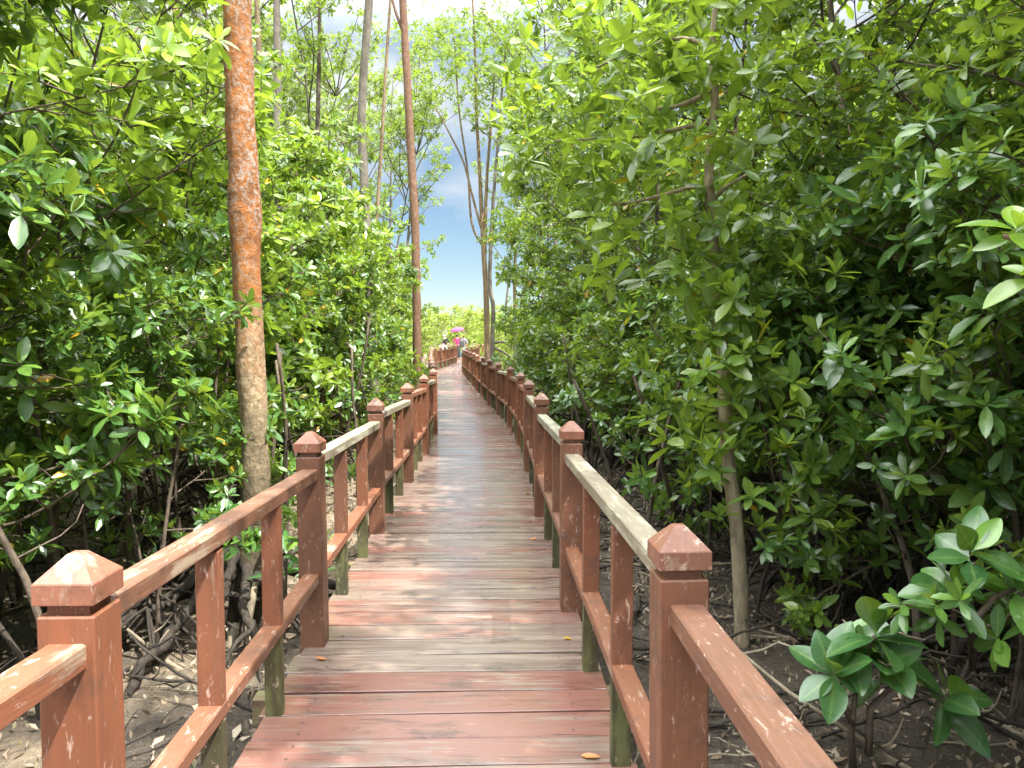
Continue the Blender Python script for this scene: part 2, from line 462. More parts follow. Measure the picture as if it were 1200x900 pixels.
rng = random.Random(4)
deck = Geo(); tints = []; worns = []
HALF = 0.715
def plank(c, t, n, half, wid, tint, worn, thick=0.04):
    up = Vector((0, 0, 1))
    b = 0.002
    prof = [(-wid / 2, -thick), (-wid / 2, -b), (-wid / 2 + b, 0), (wid / 2 - b, 0), (wid / 2, -b), (wid / 2, -thick)]
    tilt = rng.uniform(-0.006, 0.006)
    vs_ = []
    for s_ in (-half - rng.uniform(0, 0.03), half + rng.uniform(0, 0.03)):
        for (q, h) in prof:
            vs_.append(c + n * s_ + t * q + up * (h + tilt * s_ + rng.uniform(-0.001, 0.001)))
    k = len(prof)
    fs = [[i, (i + 1) % k, k + (i + 1) % k, k + i] for i in range(k)] + [list(range(k))[::-1], [k + i for i in range(k)]]
    deck.add(vs_, fs)
    if c.y < 18:                              # a pair of nail heads over each joist
        for sx in (-0.55, 0.55):
            for q in (-0.045, 0.045):
                p = c + n * (sx + rng.uniform(-.012, .012)) + t * (q + rng.uniform(-.01, .01)) + up * (tilt * sx + 0.0016)
                deck.add([p + n * (.0065 * math.cos(a)) + t * (.0065 * math.sin(a)) for a in [k_ * math.pi / 4 for k_ in range(8)]], [list(range(8))], 1)
                fs = fs + [0]
    tints.extend([tint] * len(fs)); worns.extend([worn] * len(fs))
y = -3.0
while y < 46.2:
    t, n = normal_at(y)
    worn = rng.uniform(0.0, 0.14)
    if 3.6 < y < 4.0: worn = 0.30
    elif 7.3 < y < 7.5 or 8.7 < y < 9.0: worn = 0.1
    elif y < 3.6: worn = rng.uniform(-0.07, 0.03)
    plank(Vector((cx(y), y, rise(y) + rng.uniform(-0.002, 0.002))), t, n, HALF, 0.188 + rng.uniform(-0.004, 0.002), rng.random(), worn)
    y += 0.2
y = 46.35
while y < 54.4:                                  # the landing where the walk ends
    plank(Vector((-3.2, y, rise(y))), Vector((0, 1, 0)), Vector((1, 0, 0)), 3.0, 0.192, rng.random(), rng.uniform(-0.05, 0.08))
    y += 0.2
me = deck.mesh('boardwalk', [M['deck'], plain('nail_rust', (0.045, 0.032, 0.026), .6)])
for nm, arr in (('tint', tints), ('worn', worns)):
    at = me.attributes.new(nm, 'FLOAT', 'FACE'); at.data.foreach_set('value', arr)
bw = tag(link(bpy.data.objects.new('boardwalk', me)), kind='structure')

g = Geo()
for off in (-0.55, 0.55):
    pts = [side(-3 + i * 1.0, off) + Vector((0, 0, -0.105)) for i in range(50)]
    for a, b in zip(pts[:-1], pts[1:]):
        dv = b - a; L = dv.length
        X = dv.normalized(); Y = Vector((0, 0, 1)).cross(X).normalized(); Z = X.cross(Y)
        mm = Matrix((X, Y, Z)).transposed().to_4x4(); mm.translation = (a + b) / 2
        g.box((0, 0, 0), (L + 0.01, 0.06, 0.125), mat=mm)
g.build('joists', M['beam'], bw)
yy = 1.45
while yy < 46:
    t, n = normal_at(yy); c = side(yy, 0)
    mm = Matrix((n, t, Vector((0, 0, 1)))).transposed().to_4x4(); mm.translation = c
    g = Geo()
    g.box((0, 0, -0.24), (1.86, 0.10, 0.13), mat=mm, bev=0.006)
    g.build('cross_beam', M['beam'], bw)
    for s_ in (-0.6, 0.6):
        g = Geo(); p = c + n * s_
        g.box((p.x, p.y, (rise(yy) - 0.3 - 1.2) / 2), (0.12, 0.12, 1.2 - 0.3 + rise(yy)), bev=0.006)
        g.build('pile', M['beam'], bw)
    yy += 2.22
g = Geo()
for px_ in (-5.8, -3.2, -0.6):
    for py_ in (46.6, 50, 54): g.box((px_, py_, -0.25), (0.14, 0.14, 1.1))
g.build('landing_piles', M['beam'], bw)

# ------------------------------------------------------------------ railings
def post_mesh():
    g = Geo()
    g.box((0, 0, 0.23), (0.12, 0.12, 1.46), bev=0.004)       # foot runs down past the deck
    g.box((0, 0, 0.97), (0.088, 0.088, 0.04))
    return g.mesh('post', M['post'])
def cap_mesh():
    bm = bmesh.new()
    rings = [(0.062, 0.984), (0.064, 0.986), (0.064, 1.028), (0.0625, 1.031), (0.016, 1.080), (0.013, 1.082)]
    prev = None
    for hw, z in rings:
        vs_ = [bm.verts.new((sx * hw, sy * hw, z)) for sx, sy in ((-1, -1), (1, -1), (1, 1), (-1, 1))]
        if prev:
            for i in range(4): bm.faces.new((prev[i], prev[(i + 1) % 4], vs_[(i + 1) % 4], vs_[i]))
        else: bm.faces.new(vs_[::-1])
        prev = vs_
    bm.faces.new(prev)
    me = bpy.data.meshes.new('cap'); bm.to_mesh(me); bm.free(); me.materials.append(M['cap'])
    return me
def baluster_mesh():
    g = Geo()
    g.box((0, 0, 0.635), (0.074, 0.05, 0.50), bev=0.003)
    g.box((0, 0.004, 0.166), (0.07, 0.046, 0.334), 1, bev=0.003)
    return g.mesh('baluster', [M['post'], M['moss']])
POST, CAP, BAL = post_mesh(), cap_mesh(), baluster_mesh()

def inst(name, me, parent, loc, rz=0.0, mi=None):
    o = bpy.data.objects.new(name, me); o.location = loc; o.rotation_euler = (0, 0, rz)
    return link(o, parent)

def beam_between(name, a, b, w_, h_, mat, parent):
    dv = b - a
    X = dv.normalized(); Y = Vector((0, 0, 1)).cross(X).normalized(); Z = X.cross(Y)
    g = Geo(); g.box((0, 0, 0), (dv.length, w_, h_), bev=0.005)
    o = g.build(name, mat, parent)
    mm = Matrix((X, Y, Z)).transposed().to_4x4(); mm.translation = (a + b) / 2
    o.matrix_local = mm
    return o

def railing(name, label, pts, rng, grey=()):
    base = pts[0].copy()
    root = tag(empty(name, base), label, 'railing')
    for i, p in enumerate(pts):
        nxt = pts[min(i + 1, len(pts) - 1)]; prv = pts[max(i - 1, 0)]
        dv = nxt - prv
        rz = math.atan2(dv.y, dv.x) - math.pi / 2 + rng.uniform(-0.02, 0.02)
        po = inst('post', POST, root, p - base, rz)
        po.rotation_euler = (rng.gauss(0, .006), rng.gauss(0, .006), rz)
        c = inst('cap', CAP, po, (0, 0, 0), rng.uniform(-0.04, 0.04))
    for i in range(len(pts) - 1):
        a, b = pts[i], pts[i + 1]
        t = (b - a); t.z = 0; t.normalize()
        a2 = a - base + t * 0.055; b2 = b - base - t * 0.055
        up = Vector((0, 0, 1))
        mt = M['railgrey'] if i in grey else M['rail']
        beam_between('top_rail', a2 + up * 0.937, b2 + up * 0.875, 0.082, 0.055, mt, root)
        beam_between('lower_rail', a2 + up * 0.362, b2 + up * 0.348, 0.078, 0.05, M['rail'], root)
        rz = math.atan2(t.y, t.x) - math.pi / 2
        for k in (1, 2):
            p = a.lerp(b, k / 3.0 + rng.uniform(-0.012, 0.012)) - base
            inst('baluster', BAL, root, p + Vector((0, 0, -0.008 * k)), rz + rng.uniform(-0.03, 0.03))
    return root

lp = [-2.79, -0.57, 1.65, 3.87, 6.15, 8.37, 10.5, 12.7, 14.9, 17.1, 19.3, 21.6, 23.9, 26.2, 28.5, 30.8, 33.1, 34.6]
rp = [-2.7, -0.42, 1.86, 4.33, 6.70, 9.05, 11.3, 13.6, 15.8, 18.0, 20.2, 22.4, 24.6, 26.9, 29.2, 31.5, 33.8, 36.1, 38.4, 40.7, 43.0, 45.4]
rg = random.Random(11)
railing('wooden_railing', 'long red-brown wooden railing on the left edge of the boardwalk', [side(v, -0.68) for v in lp], rg, (3, 4, 6))
railing('wooden_railing', 'long red-brown wooden railing on the right edge, its first full rail weathered grey', [side(v, 0.68) for v in rp], rg, (2, 3, 4, 7, 9))
lf = [36.8, 38.6, 40.4, 42.2, 44.0, 45.6]
railing('wooden_railing', 'far sunlit stretch of railing past the bend, in front of the three people', [side(v, -0.68) for v in lf], rg)
railing('wooden_railing', 'short distant railing running off right from the landing, behind twin trunks',
        [Vector((-1.75, 46.3, rise(46.3))), Vector((-0.6, 46.5, rise(46.3))), Vector((0.5, 46.7, rise(46.3)))], rg)

# ------------------------------------------------------------------ leaves and trees
def unit(a): return a / np.maximum(np.linalg.norm(a, axis=-1, keepdims=True), 1e-9)

def leaf_mesh(name, pos, axis, size, rs, mat, k=9, hi=True, spread=1.0, wid=0.40, old=0.008, droop=1.0):
    """whorls of elliptical leaves at the twig tips: pos, axis (n,3), size (n,) leaf length"""
    n = len(pos)
    ax = unit(axis)
    ref = np.where(np.abs(ax[:, 2:3]) < 0.9, np.array([[0, 0, 1.0]]), np.array([[1.0, 0, 0]]))
    u = unit(np.cross(ax, ref)); v = np.cross(ax, u)
    kk = np.arange(k)
    phi = kk[None, :] * 2.39996 + rs.uniform(0, 6.28, (n, 1)) + rs.normal(0, 0.42, (n, k))
    frac = (kk / (k - 1))[None, :]
    th = (np.radians(18) + np.radians(78) * frac ** 0.8 * spread) + rs.normal(0, 0.27, (n, k))
    dr = (np.cos(th)[..., None] * ax[:, None, :] + np.sin(th)[..., None] * (np.cos(phi)[..., None] * u[:, None, :] + np.sin(phi)[..., None] * v[:, None, :]))
    dr = unit(dr + np.array([0, 0, -0.16 * droop]) * frac[..., None])
    L = size[:, None] * (0.62 + 0.45 * np.minimum(1, frac * 1.8)) * rs.uniform(0.68, 1.25, (n, k))
    base = pos[:, None, :] - ax[:, None, :] * (0.30 * size[:, None, None] * frac[..., None] * rs.uniform(0.2, 1.3, (n, k, 1)))
    nr = unit(ax[:, None, :] - dr * np.sum(ax[:, None, :] * dr, -1, keepdims=True) + rs.normal(0, 0.34, (n, k, 3)))
    nr = unit(nr - dr * np.sum(nr * dr, -1, keepdims=True))
    sd = np.cross(dr, nr)
    tone = np.clip(rs.normal(0.34, 0.21, (n, k)) + 0.36 * (1 - np.minimum(1, frac * 3.2)), 0, 0.9)
    isold = (rs.random((n, k)) < old) & (frac > 0.5)
    tone = np.where(isold, 1.3, tone)
    dr, nr, sd, base = (a.reshape(-1, 3) for a in (dr, nr, sd, base))
    L = L.reshape(-1, 1); m = len(L)
    bend = rs.uniform(-0.02, 0.22, (m, 1)) * droop
    W = L * wid * 0.5 * rs.uniform(0.82, 1.15, (m, 1))
    def at(t, s_, lift):
        return base + dr * (L * (0.10 + 0.90 * t)) - nr * (bend * L * t * t) + sd * (W * s_) + nr * (W * lift)
    if hi:
        if hi == 'fine':                       # leaves seen close up get a smooth outline
            rows = [(t, math.sin(math.pi * t ** 0.85) ** 0.72) for t in (0.06, 0.16, 0.30, 0.45, 0.60, 0.74, 0.86, 0.94)]
        else:
            rows = [(0.22, 0.72), (0.60, 0.96), (0.87, 0.52)]
        nr_ = len(rows)
        Q = [base]
        for t, w_ in rows: Q += [at(t, -w_, .26 * w_), at(t, 0, 0), at(t, w_, .26 * w_)]
        Q.append(at(1.0, 0, 0))
        P = np.stack(Q, 1)
        T = [(0, 2, 1), (0, 3, 2)]
        for r_ in range(nr_ - 1):
            a_, b_ = 1 + 3 * r_, 4 + 3 * r_
            T += [(a_, a_ + 1, b_ + 1), (a_, b_ + 1, b_), (a_ + 1, a_ + 2, b_ + 2), (a_ + 1, b_ + 2, b_ + 1)]
        e_ = 1 + 3 * (nr_ - 1); tip = 1 + 3 * nr_
        T = np.array(T + [(e_, e_ + 1, tip), (e_ + 1, e_ + 2, tip)])
        ribv = np.array([1.0] + [0, 1.0, 0] * nr_ + [0])
    else:
        P = np.stack([base, at(0.5, -1, .25), at(0.5, 1, .25), at(1.0, 0, 0)], 1)
        T = np.array([(0, 3, 1), (0, 2, 3)])
        ribv = np.zeros(4)
    pv = P.shape[1]
    F = (np.arange(m)[:, None, None] * pv + T[None]).reshape(-1, 3)
    me = bpy.data.meshes.new(name)
    me.vertices.add(m * pv); me.vertices.foreach_set('co', P.astype(np.float32).ravel())
    me.loops.add(F.size); me.loops.foreach_set('vertex_index', F.astype(np.int32).ravel())
    me.polygons.add(len(F)); me.polygons.foreach_set('loop_start', np.arange(0, F.size, 3, dtype=np.int32))
    me.polygons.foreach_set('use_smooth', np.ones(len(F), bool))
    a = me.attributes.new('tone', 'FLOAT', 'FACE'); a.data.foreach_set('value', np.repeat(tone.ravel(), len(T)).astype(np.float32))
    a = me.attributes.new('rib', 'FLOAT', 'POINT'); a.data.foreach_set('value', np.tile(ribv, m).astype(np.float32))
    me.update(calc_edges=True)
    me.materials.append(mat)
    return me

def along(pts, t):
    f = t * (len(pts) - 1); i = min(int(f), len(pts) - 2)
    return pts[i].lerp(pts[i + 1], f - i), (pts[i + 1] - pts[i]).normalized()

def wander(rn, p, d, L, n, jit, up=0.0):
    pts = [p.copy()]; d = d.normalized()
    for i in range(n):
        d = (d + Vector((rn.gauss(0, jit), rn.gauss(0, jit), rn.gauss(0, jit) + up))).normalized()
        pts.append(pts[-1] + d * (L / n))
    return pts

def prop_roots(g, rn, n, h, reach, rad, gz=-0.1, mi=0):
    """stilt roots arching from the stem to the mud"""
    for i in range(n):
        az = rn.uniform(0, 6.283); hh = h * rn.uniform(0.35, 1.0); r = reach * rn.uniform(0.5, 1.1)
        e = Vector((math.cos(az), math.sin(az), 0)); s_ = Vector((-e.y, e.x, 0)) * rn.uniform(-0.2, 0.2)
        pts = []
        for k in range(7):
            t = k / 6
            pts.append(e * (r * (1 - (1 - t) ** 1.7)) + s_ * t + Vector((0, 0, hh * (1 - t ** 1.9) + gz * t)))
        q = rad * rn.uniform(0.6, 1.2)
        g.tube(pts, [q * (1 - 0.35 * k / 6) for k in range(7)], 6, mi, False, 0.3, i * 3.3)

def grow(seed, H, base, Rad, stems=3, stem_r=0.03, prim=26, leaf=0.13, mat=None, bk=None, hi=True, twigs=3, roots=7, lean=0.12,
         prof=None, k=9, sec_gap=0.24, old=0.014, droop=1.0, root_h=0.7, trunk_pts=None, up0=5, up1=55):
    rn = random.Random(seed); rs = np.random.RandomState(seed)
    g = Geo()
    st = []
    if trunk_pts:
        st.append([Vector(p) for p in trunk_pts])
        n = len(trunk_pts)
        g.tube(st[0], [stem_r * (1 - 0.7 * i / (n - 1)) for i in range(n)], 8, 0, True, 0.25, seed)
    else:
        for s_ in range(stems):
            az = 6.283 * s_ / stems + rn.uniform(-0.6, 0.6); r0 = 0.0 if stems == 1 else rn.uniform(0.05, 0.35)
            p = Vector((math.cos(az) * r0, math.sin(az) * r0, -0.15))
            dv = Vector((math.cos(az) * lean * rn.uniform(0.3, 1.5), math.sin(az) * lean * rn.uniform(0.3, 1.5), 1))
            hh = H * (1 if s_ == 0 else rn.uniform(0.7, 0.97))
            pts = wander(rn, p, dv, hh + 0.1, 10, 0.045, 0.012)
            st.append(pts)
            q = stem_r * rn.uniform(0.75, 1.2)
            g.tube(pts, [q * (1 - 0.8 * i / 10) for i in range(11)], 7, 0, True, 0.25, seed + s_)
    prof = prof or (lambda t: (0.78 + 0.35 * t * (1 - t) * 4) * (1 - 0.75 * max(0, t - 0.55) / 0.45))
    P, A, S = [], [], []
    def rosette(p, d, sc=1.0):
        P.append(p); A.append(d * 0.7 + Vector((rn.gauss(0, .25), rn.gauss(0, .25), 0.55))); S.append(leaf * sc * rn.uniform(0.72, 1.25))
    for i in range(prim):
        t = (i + rn.random()) / prim
        stp = st[i % len(st)]
        zt = base + (H - base) * t
        zs = stp[-1].z
        p, sd = along(stp, min(0.985, max(0.02, (zt - stp[0].z) / (zs - stp[0].z))))
        az = i * 2.39996 + rn.uniform(-0.5, 0.5)
        elv = R(up0 + (up1 - up0) * t + rn.gauss(0, 12))
        dv = Vector((math.cos(az) * math.cos(elv), math.sin(az) * math.cos(elv), math.sin(elv)))
        L = Rad * prof(t) * rn.uniform(0.7, 1.15)
        pts = wander(rn, p, dv, L, 6, 0.12, 0.03)
        br = max(0.007, stem_r * 0.42 * (1 - 0.5 * t))
        g.tube(pts, [br * (1 - 0.72 * j / 6) for j in range(7)], 5, 0, False)
        rosette(pts[-1], (pts[-1] - pts[-2]).normalized())
        ns = max(3, int(L / sec_gap))
        for j in range(ns):
            f = 0.25 + 0.73 * (j + rn.random()) / ns
            q, dd = along(pts, f)
            az2 = rn.uniform(0, 6.283)
            d2 = (dd * 0.55 + Vector((math.cos(az2), math.sin(az2), rn.uniform(-0.35, 0.8)))).normalized()
            l2 = rn.uniform(0.22, 0.55) * (1.15 - 0.3 * f) * (Rad / 1.5) ** 0.5
            p2 = wander(rn, q, d2, l2, 3, 0.15, 0.06)
            g.tube(p2, [0.007, 0.006, 0.005, 0.004], 4, 0, False)
            rosette(p2[-1], (p2[-1] - p2[-2]).normalized())
            for _ in range(twigs):
                q3, d3 = along(p2, rn.uniform(0.25, 0.95))
                az3 = rn.uniform(0, 6.283)
                d4 = (d3 * 0.5 + Vector((math.cos(az3), math.sin(az3), rn.uniform(-0.5, 0.7)))).normalized()
                e = q3 + d4 * rn.uniform(0.10, 0.26)
                g.tube([q3, (q3 + e) / 2 + Vector((0, 0, 0.01)), e], [0.004, 0.0035, 0.003], 3, 0, False)
                rosette(e, d4, rn.uniform(0.75, 1.0))
    P = np.array([tuple(p) for p in P]); A = np.array([tuple(a) for a in A]); S = np.array(S)
    crown = leaf_mesh('crown', P, A, S, rs, mat, k=k, hi=hi, old=old, droop=droop)
    trunk = g.mesh('trunk', bk, smooth=True)
    rt = None
    if roots:
        g = Geo(); prop_roots(g, rn, roots, root_h, 0.75, stem_r * 0.75)
        rt = g.mesh('prop_roots', M['bark_root'], smooth=True)
    return trunk, crown, rt

def plant(name, proto, loc, rz=0.0, sc=1.0, label=None, cat='tree', group=None, parts=('trunk', 'crown', 'prop_roots'), mats=None):
    o = empty(name, loc, rz); o.scale = (sc, sc, sc) if isinstance(sc, (int, float)) else sc
    tag(o, label, cat, group)
    for nm, me in zip(parts, proto):
        if me is not None: inst(nm, me, o, (0, 0, 0))
    return o

BUSH = [grow(10 + i, 4.9, 0.62, 1.45, stems=3, prim=38, leaf=0.14, mat=M['leaf_sunlit_tone'], bk=M['bark_dark'], twigs=4, roots=8, sec_gap=.2) for i in range(3)]
TALL = [grow(30 + i, 8.6, 0.85, 1.75, stems=1, stem_r=0.05, prim=46, leaf=0.14, mat=M['leaf'], bk=M['bark_dark'], twigs=4, roots=15, sec_gap=.22,
             lean=0.05, root_h=0.9, prof=lambda t: 0.9 + 0.2 * math.sin(t * 5) - 0.55 * max(0, t - 0.6)) for i in range(3)]
LOW = [grow(50 + i, 2.8, 0.7, 1.15, stems=3, stem_r=0.024, prim=26, leaf=0.14, mat=M['leaf_dark'], bk=M['bark_dark'], twigs=3, roots=12) for i in range(2)]
FAR = [grow(70 + i, 4.2, 0.5, 1.6, stems=3, prim=26, leaf=0.17, mat=M['leaf_far'], bk=M['bark_tan'], hi=False, twigs=3, roots=5, k=8) for i in range(2)]
FARG = [grow(80 + i, 5.2, 0.9, 1.7, stems=2, prim=28, leaf=0.18, mat=M['leaf_sunlit_tone'], bk=M['bark_dark'], hi=False, twigs=3, roots=4, k=8) for i in range(2)]
def hprof(t): return 0.55 + 0.7 * math.sin(math.pi * min(1, t * 0.9 + 0.1))
HIGH = [grow(90 + i, 13.5, 5.2, 2.6, stems=2, stem_r=0.08, prim=28, leaf=0.17, mat=M['leaf_high'], bk=M['bark_grey'], hi=False, twigs=3, roots=6,
             lean=0.07, k=9, sec_gap=0.34, prof=hprof, up0=25, up1=60) for i in range(3)]

rn = random.Random(21)
def edge_l(y): return cx(y) - 0.75
def edge_r(y): return cx(y) + 0.75

def put(name, protos, x, y, sc, label, group, cat='tree', i=None):
    p = protos[rn.randrange(len(protos)) if i is None else i]
    return plant(name, p, (x, y, ground_z(x, y)), rn.uniform(0, 6.283), (sc * rn.uniform(.95, 1.05), sc * rn.uniform(.95, 1.05), sc * rn.uniform(.94, 1.06)), label, cat, group)

# left thicket, nearest trees
put('mangrove_tree', BUSH, -3.5, 3.4, 0.98, 'bushy mangrove at the left picture edge, big pale leaves reaching over the first railing bay', None)
put('mangrove_tree', BUSH, -3.85, 4.9, 1.05, 'dense green mangrove just behind and left of the orange trunk', None)
put('mangrove_tree', BUSH, -4.6, 3.6, 1.15, 'tall leafy mangrove rising to the upper left corner', None)
put('mangrove_tree', LOW, -2.32, 4.8, 0.72, 'low leafy mangrove wrapping the foot of the orange trunk', None)
put('mangrove_tree', LOW, -3.3, 4.1, 1.12, 'low full mangrove under the big pale leaves at the left picture edge', None)
put('mangrove_tree', LOW, -4.2, 4.9, 1.25, 'low shaded mangrove farther left, between the picture edge and the orange trunk', None)
g1 = 'mangroves of the thicket left of the boardwalk'
for (xo, y, s_) in ((-2.0, 7.4, .95), (-1.75, 9.1, .92), (-1.75, 10.8, .95), (-1.7, 12.6, .9), (-1.75, 14.4, .95), (-1.7, 16.3, .92),
                    (-1.75, 18.4, .95), (-1.7, 20.6, 1.0), (-1.8, 23, .95), (-1.8, 25.5, .92), (-1.9, 28.5, .95), (-2.2, 31.5, .9)):
    put('mangrove_tree', BUSH, edge_l(y) + xo, y, s_, 'bright green mangrove in the front row lining the left railing', g1)
for y in np.arange(4.5, 34, 2.3):
    for xo, s_ in ((-3.7, 1.0), (-6.0, 1.08)):
        put('mangrove_tree', BUSH, edge_l(y) + xo + rn.uniform(-.5, .5), y + rn.uniform(-.7, .7), s_, 'mangrove deeper in the thicket behind the left front row', g1)
for y in np.arange(6, 42, 4.2):
    for xo in (-9.0, -13):
        put('mangrove_tree', FARG, edge_l(y) + xo + rn.uniform(-1, 1), y + rn.uniform(-1, 1), 1.2, 'mangrove far back in the left forest, mostly hidden', g1)

# right side
g2 = 'mangroves of the forest right of the boardwalk'
put('mangrove_tree', LOW, 3.1, 5.0, 1.15, 'low dark mangrove filling the shade between the two right-hand trunks', None)
put('mangrove_tree', LOW, 2.35, 5.9, 1.1, 'low mangrove just behind the slim pale stem on the right', None)
put('mangrove_tree', TALL, 2.9, 6.0, .88, 'leafy mangrove whose branches overhang the boardwalk from the right', None)
put('mangrove_tree', TALL, 3.1, 4.6, .84, 'large mangrove filling the upper right with big dark leaves', None)
put('mangrove_tree', LOW, 2.75, 3.95, 1.0, 'low mangrove with spreading whorls above the mud at right', None)
put('mangrove_tree', LOW, 3.9, 4.3, 1.1, 'low dark mangrove at the right picture edge behind the seedlings', None)
put('mangrove_tree', TALL, 4.9, 5.4, .85, 'tall mangrove at the far right behind the overhanging one', None)
for (xo, y, s_) in ((1.65, 8.2, .80), (1.6, 10.1, .84), (1.55, 12.2, .90), (1.5, 14.2, 1.0), (1.6, 16.2, .95), (1.75, 18.4, .9)):
    put('mangrove_tree', TALL, edge_r(y) + xo, y, s_, 'tall mangrove in the front row lining the right railing', g2)
for y in np.arange(6.5, 20, 2.7):
    for xo, s_ in ((3.6, 1.0), (5.9, 1.05)):
        lush = rn.random() < .35
        put('mangrove_tree', TALL if lush else BUSH, edge_r(y) + xo + rn.uniform(-.5, .5), y + rn.uniform(-.7, .7), s_ * (.9 if lush else 1.25), 'mangrove deeper in the forest behind the right front row', g2)
for y in np.arange(5, 32, 4.5):
    for xo in (9.0, 12.5):
        put('mangrove_tree', FARG, edge_r(y) + xo + rn.uniform(-1, 1), y + rn.uniform(-1, 1), 1.5, 'mangrove far back in the right forest, mostly hidden', g2)

for y in np.arange(6.2, 22, 1.5):
    for xo in (1.9, 2.9, 4.6):
        put('mangrove_tree', LOW, edge_r(y) + xo + rn.uniform(-.4, .4), y + rn.uniform(-.6, .6), rn.uniform(.75, 1.1), 'low mangrove of the understory right of the boardwalk', g2)
for y in np.arange(6.8, 20, 1.9):
    for xo in (-1.75, -3.0):
        put('mangrove_tree', LOW, edge_l(y) + xo + rn.uniform(-.35, .35), y + rn.uniform(-.6, .6), rn.uniform(.7, 1.0), 'low mangrove of the understory left of the boardwalk', g1)
for (x, y, s_) in ((3.5, 2.7, 1.0), (3.3, 0.5, .95), (3.0, -1.2, 1.0), (5.2, 1.6, 1.0), (3.05, 1.45, .9)):  # extra trees, mostly out of view, added to shade the near deck
    put('mangrove_tree', TALL, x, y, s_, 'big mangrove added for shade at the right beside the viewer, crown above the picture', g2)
# sunlit young mangroves beyond
g3 = 'young yellow-green mangroves beyond the boardwalk'
for y in np.arange(57, 84, 3.6):
    for x in np.arange(-22, 16, 3.0):
        if rn.random() < 0.72:
            put('young_mangrove', FAR, x + rn.uniform(-1, 1) - (y - 50) * 0.03, y + rn.uniform(-1.2, 1.2), rn.uniform(.85, 1.12), 'sunlit yellow-green young mangrove beyond the landing', g3)
for y in np.arange(21, 48, 2.6):
    for xo in (2.0, 4.3, 6.8):
        put('young_mangrove', FAR, edge_r(y) + xo + rn.uniform(-.6, .6), y + rn.uniform(-.8, .8), rn.uniform(.5, .75), 'sunlit young mangrove right of the far railing, behind the twin trunks', g3)
for y in np.arange(34, 56, 2.8):
    for xo in (-2.4, -5.0):
        if edge_l(y) + xo < -6.8 or y < 45:
            put('young_mangrove', FAR, edge_l(y) + xo + rn.uniform(-.6, .6), y + rn.uniform(-.8, .8), rn.uniform(.55, .85), 'sunlit young mangrove left of the far railing bend', g3)

# tall slim trees above the thicket
g4 = 'tall slim trees standing above the mangroves'
for (x, y, s_, lab) in ((-6.6, 17, .95, None), (-8.4, 20, 1.0, None), (-5.6, 22, .9, None), (-7.2, 27, 1.0, None), (-4.9, 31, .95, None), (-10.5, 24, 1.05, None),
                        (-11.5, 17, 1.0, None), (-6.2, 37, 1.05, None), (-5.4, 26, .85, None), (-8.8, 33, 1.0, None), (-6.8, 21, .8, None), (-9.5, 15, .9, None), (-12, 28, 1.1, None)):
    put('slim_tree', HIGH, x, y, s_, 'tall slim tree with thin airy crown above the left thicket', g4)
for (x, y, s_) in ((1.2, 27, .98), (2.6, 36, 1.0), (3.6, 26, 1.0), (-0.4, 41, 1.05), (1.6, 22, .95)):
    put('slim_tree', HIGH, x, y, s_, 'tall slim tree with airy crown beyond the right front row', g4)

# ------------------------------------------------------------------ trees told apart by their trunks
def rays(px, py, dist):
    """a measured point: picture position and distance along the walk"""
    f = Vector((0, math.cos(PITCH), -math.sin(PITCH))); u = Vector((0, math.sin(PITCH), math.cos(PITCH)))
    dv = f + Vector((1, 0, 0)) * ((px - 600) / 901) + u * ((450 - py) / 901)
    return EYE + dv * (dist / dv.y)

def trunk_tree(name, label, pts, radii, bk, sides=12, seg=6, rough=0.18, crown=None, roots=None, limbs=(), cat='tree', group=None, seed=0, base=None):
    """pts are world points from the foot up"""
    foot = Vector(pts[0]); foot.z = ground_z(foot.x, foot.y)
    o = tag(empty(name, foot), label, cat, group)
    g = Geo()
    P = [Vector(p) - foot for p in pts]
    def spline(Q, rr):
        out, rad = [], []
        for i in range(len(Q) - 1):
            p0, p1, p2, p3 = Q[max(i - 1, 0)], Q[i], Q[i + 1], Q[min(i + 2, len(Q) - 1)]
            for s_ in range(seg):
                t = s_ / seg
                out.append(0.5 * ((2 * p1) + (p2 - p0) * t + (2 * p0 - 5 * p1 + 4 * p2 - p3) * t * t + (3 * p1 - p0 - 3 * p2 + p3) * t ** 3))
                rad.append(rr[i] + (rr[i + 1] - rr[i]) * t)
        out.append(Q[-1]); rad.append(rr[-1])
        return out, rad
    a, b = spline(P, radii)
    g.tube(a, b, sides, 0, True, rough, seed)
    for (lp_, lr) in limbs:
        a, b = spline([Vector(p) - foot for p in lp_], lr)
        g.tube(a, b, 7, 0, True, rough, seed + 1)
    g.build('trunk', bk, o, smooth=True)
    if roots:
        gr = Geo(); roots(gr, foot)
        gr.build('roots', M['bark_root'], o, smooth=True)
    if crown:
        gc = Geo(); me = crown(gc, foot)
        inst('crown', me, o, (0, 0, 0))
    return o

def clump_crown(center, rad, n, leaf, mat, seed, nc=14, hi=False, flat=0.6):
    """leaf whorls gathered in uneven clumps round a centre (world coordinates)"""
    def f(g, foot):
        rs = np.random.RandomState(seed)
        cs = rs.normal(0, 0.5, (nc, 3)) * np.array([rad, rad, rad * flat])
        P = cs[rs.randint(0, nc, n)] + rs.normal(0, 0.17, (n, 3)) * rad
        A = np.stack([rs.normal(0, .5, n), rs.normal(0, .5, n), np.full(n, .7)], 1)
        P = P + np.array(tuple(Vector(center) - foot))
        return leaf_mesh('crown', P, A, leaf * rs.uniform(.8, 1.2, n), rs, mat, k=8, hi=hi)
    return f

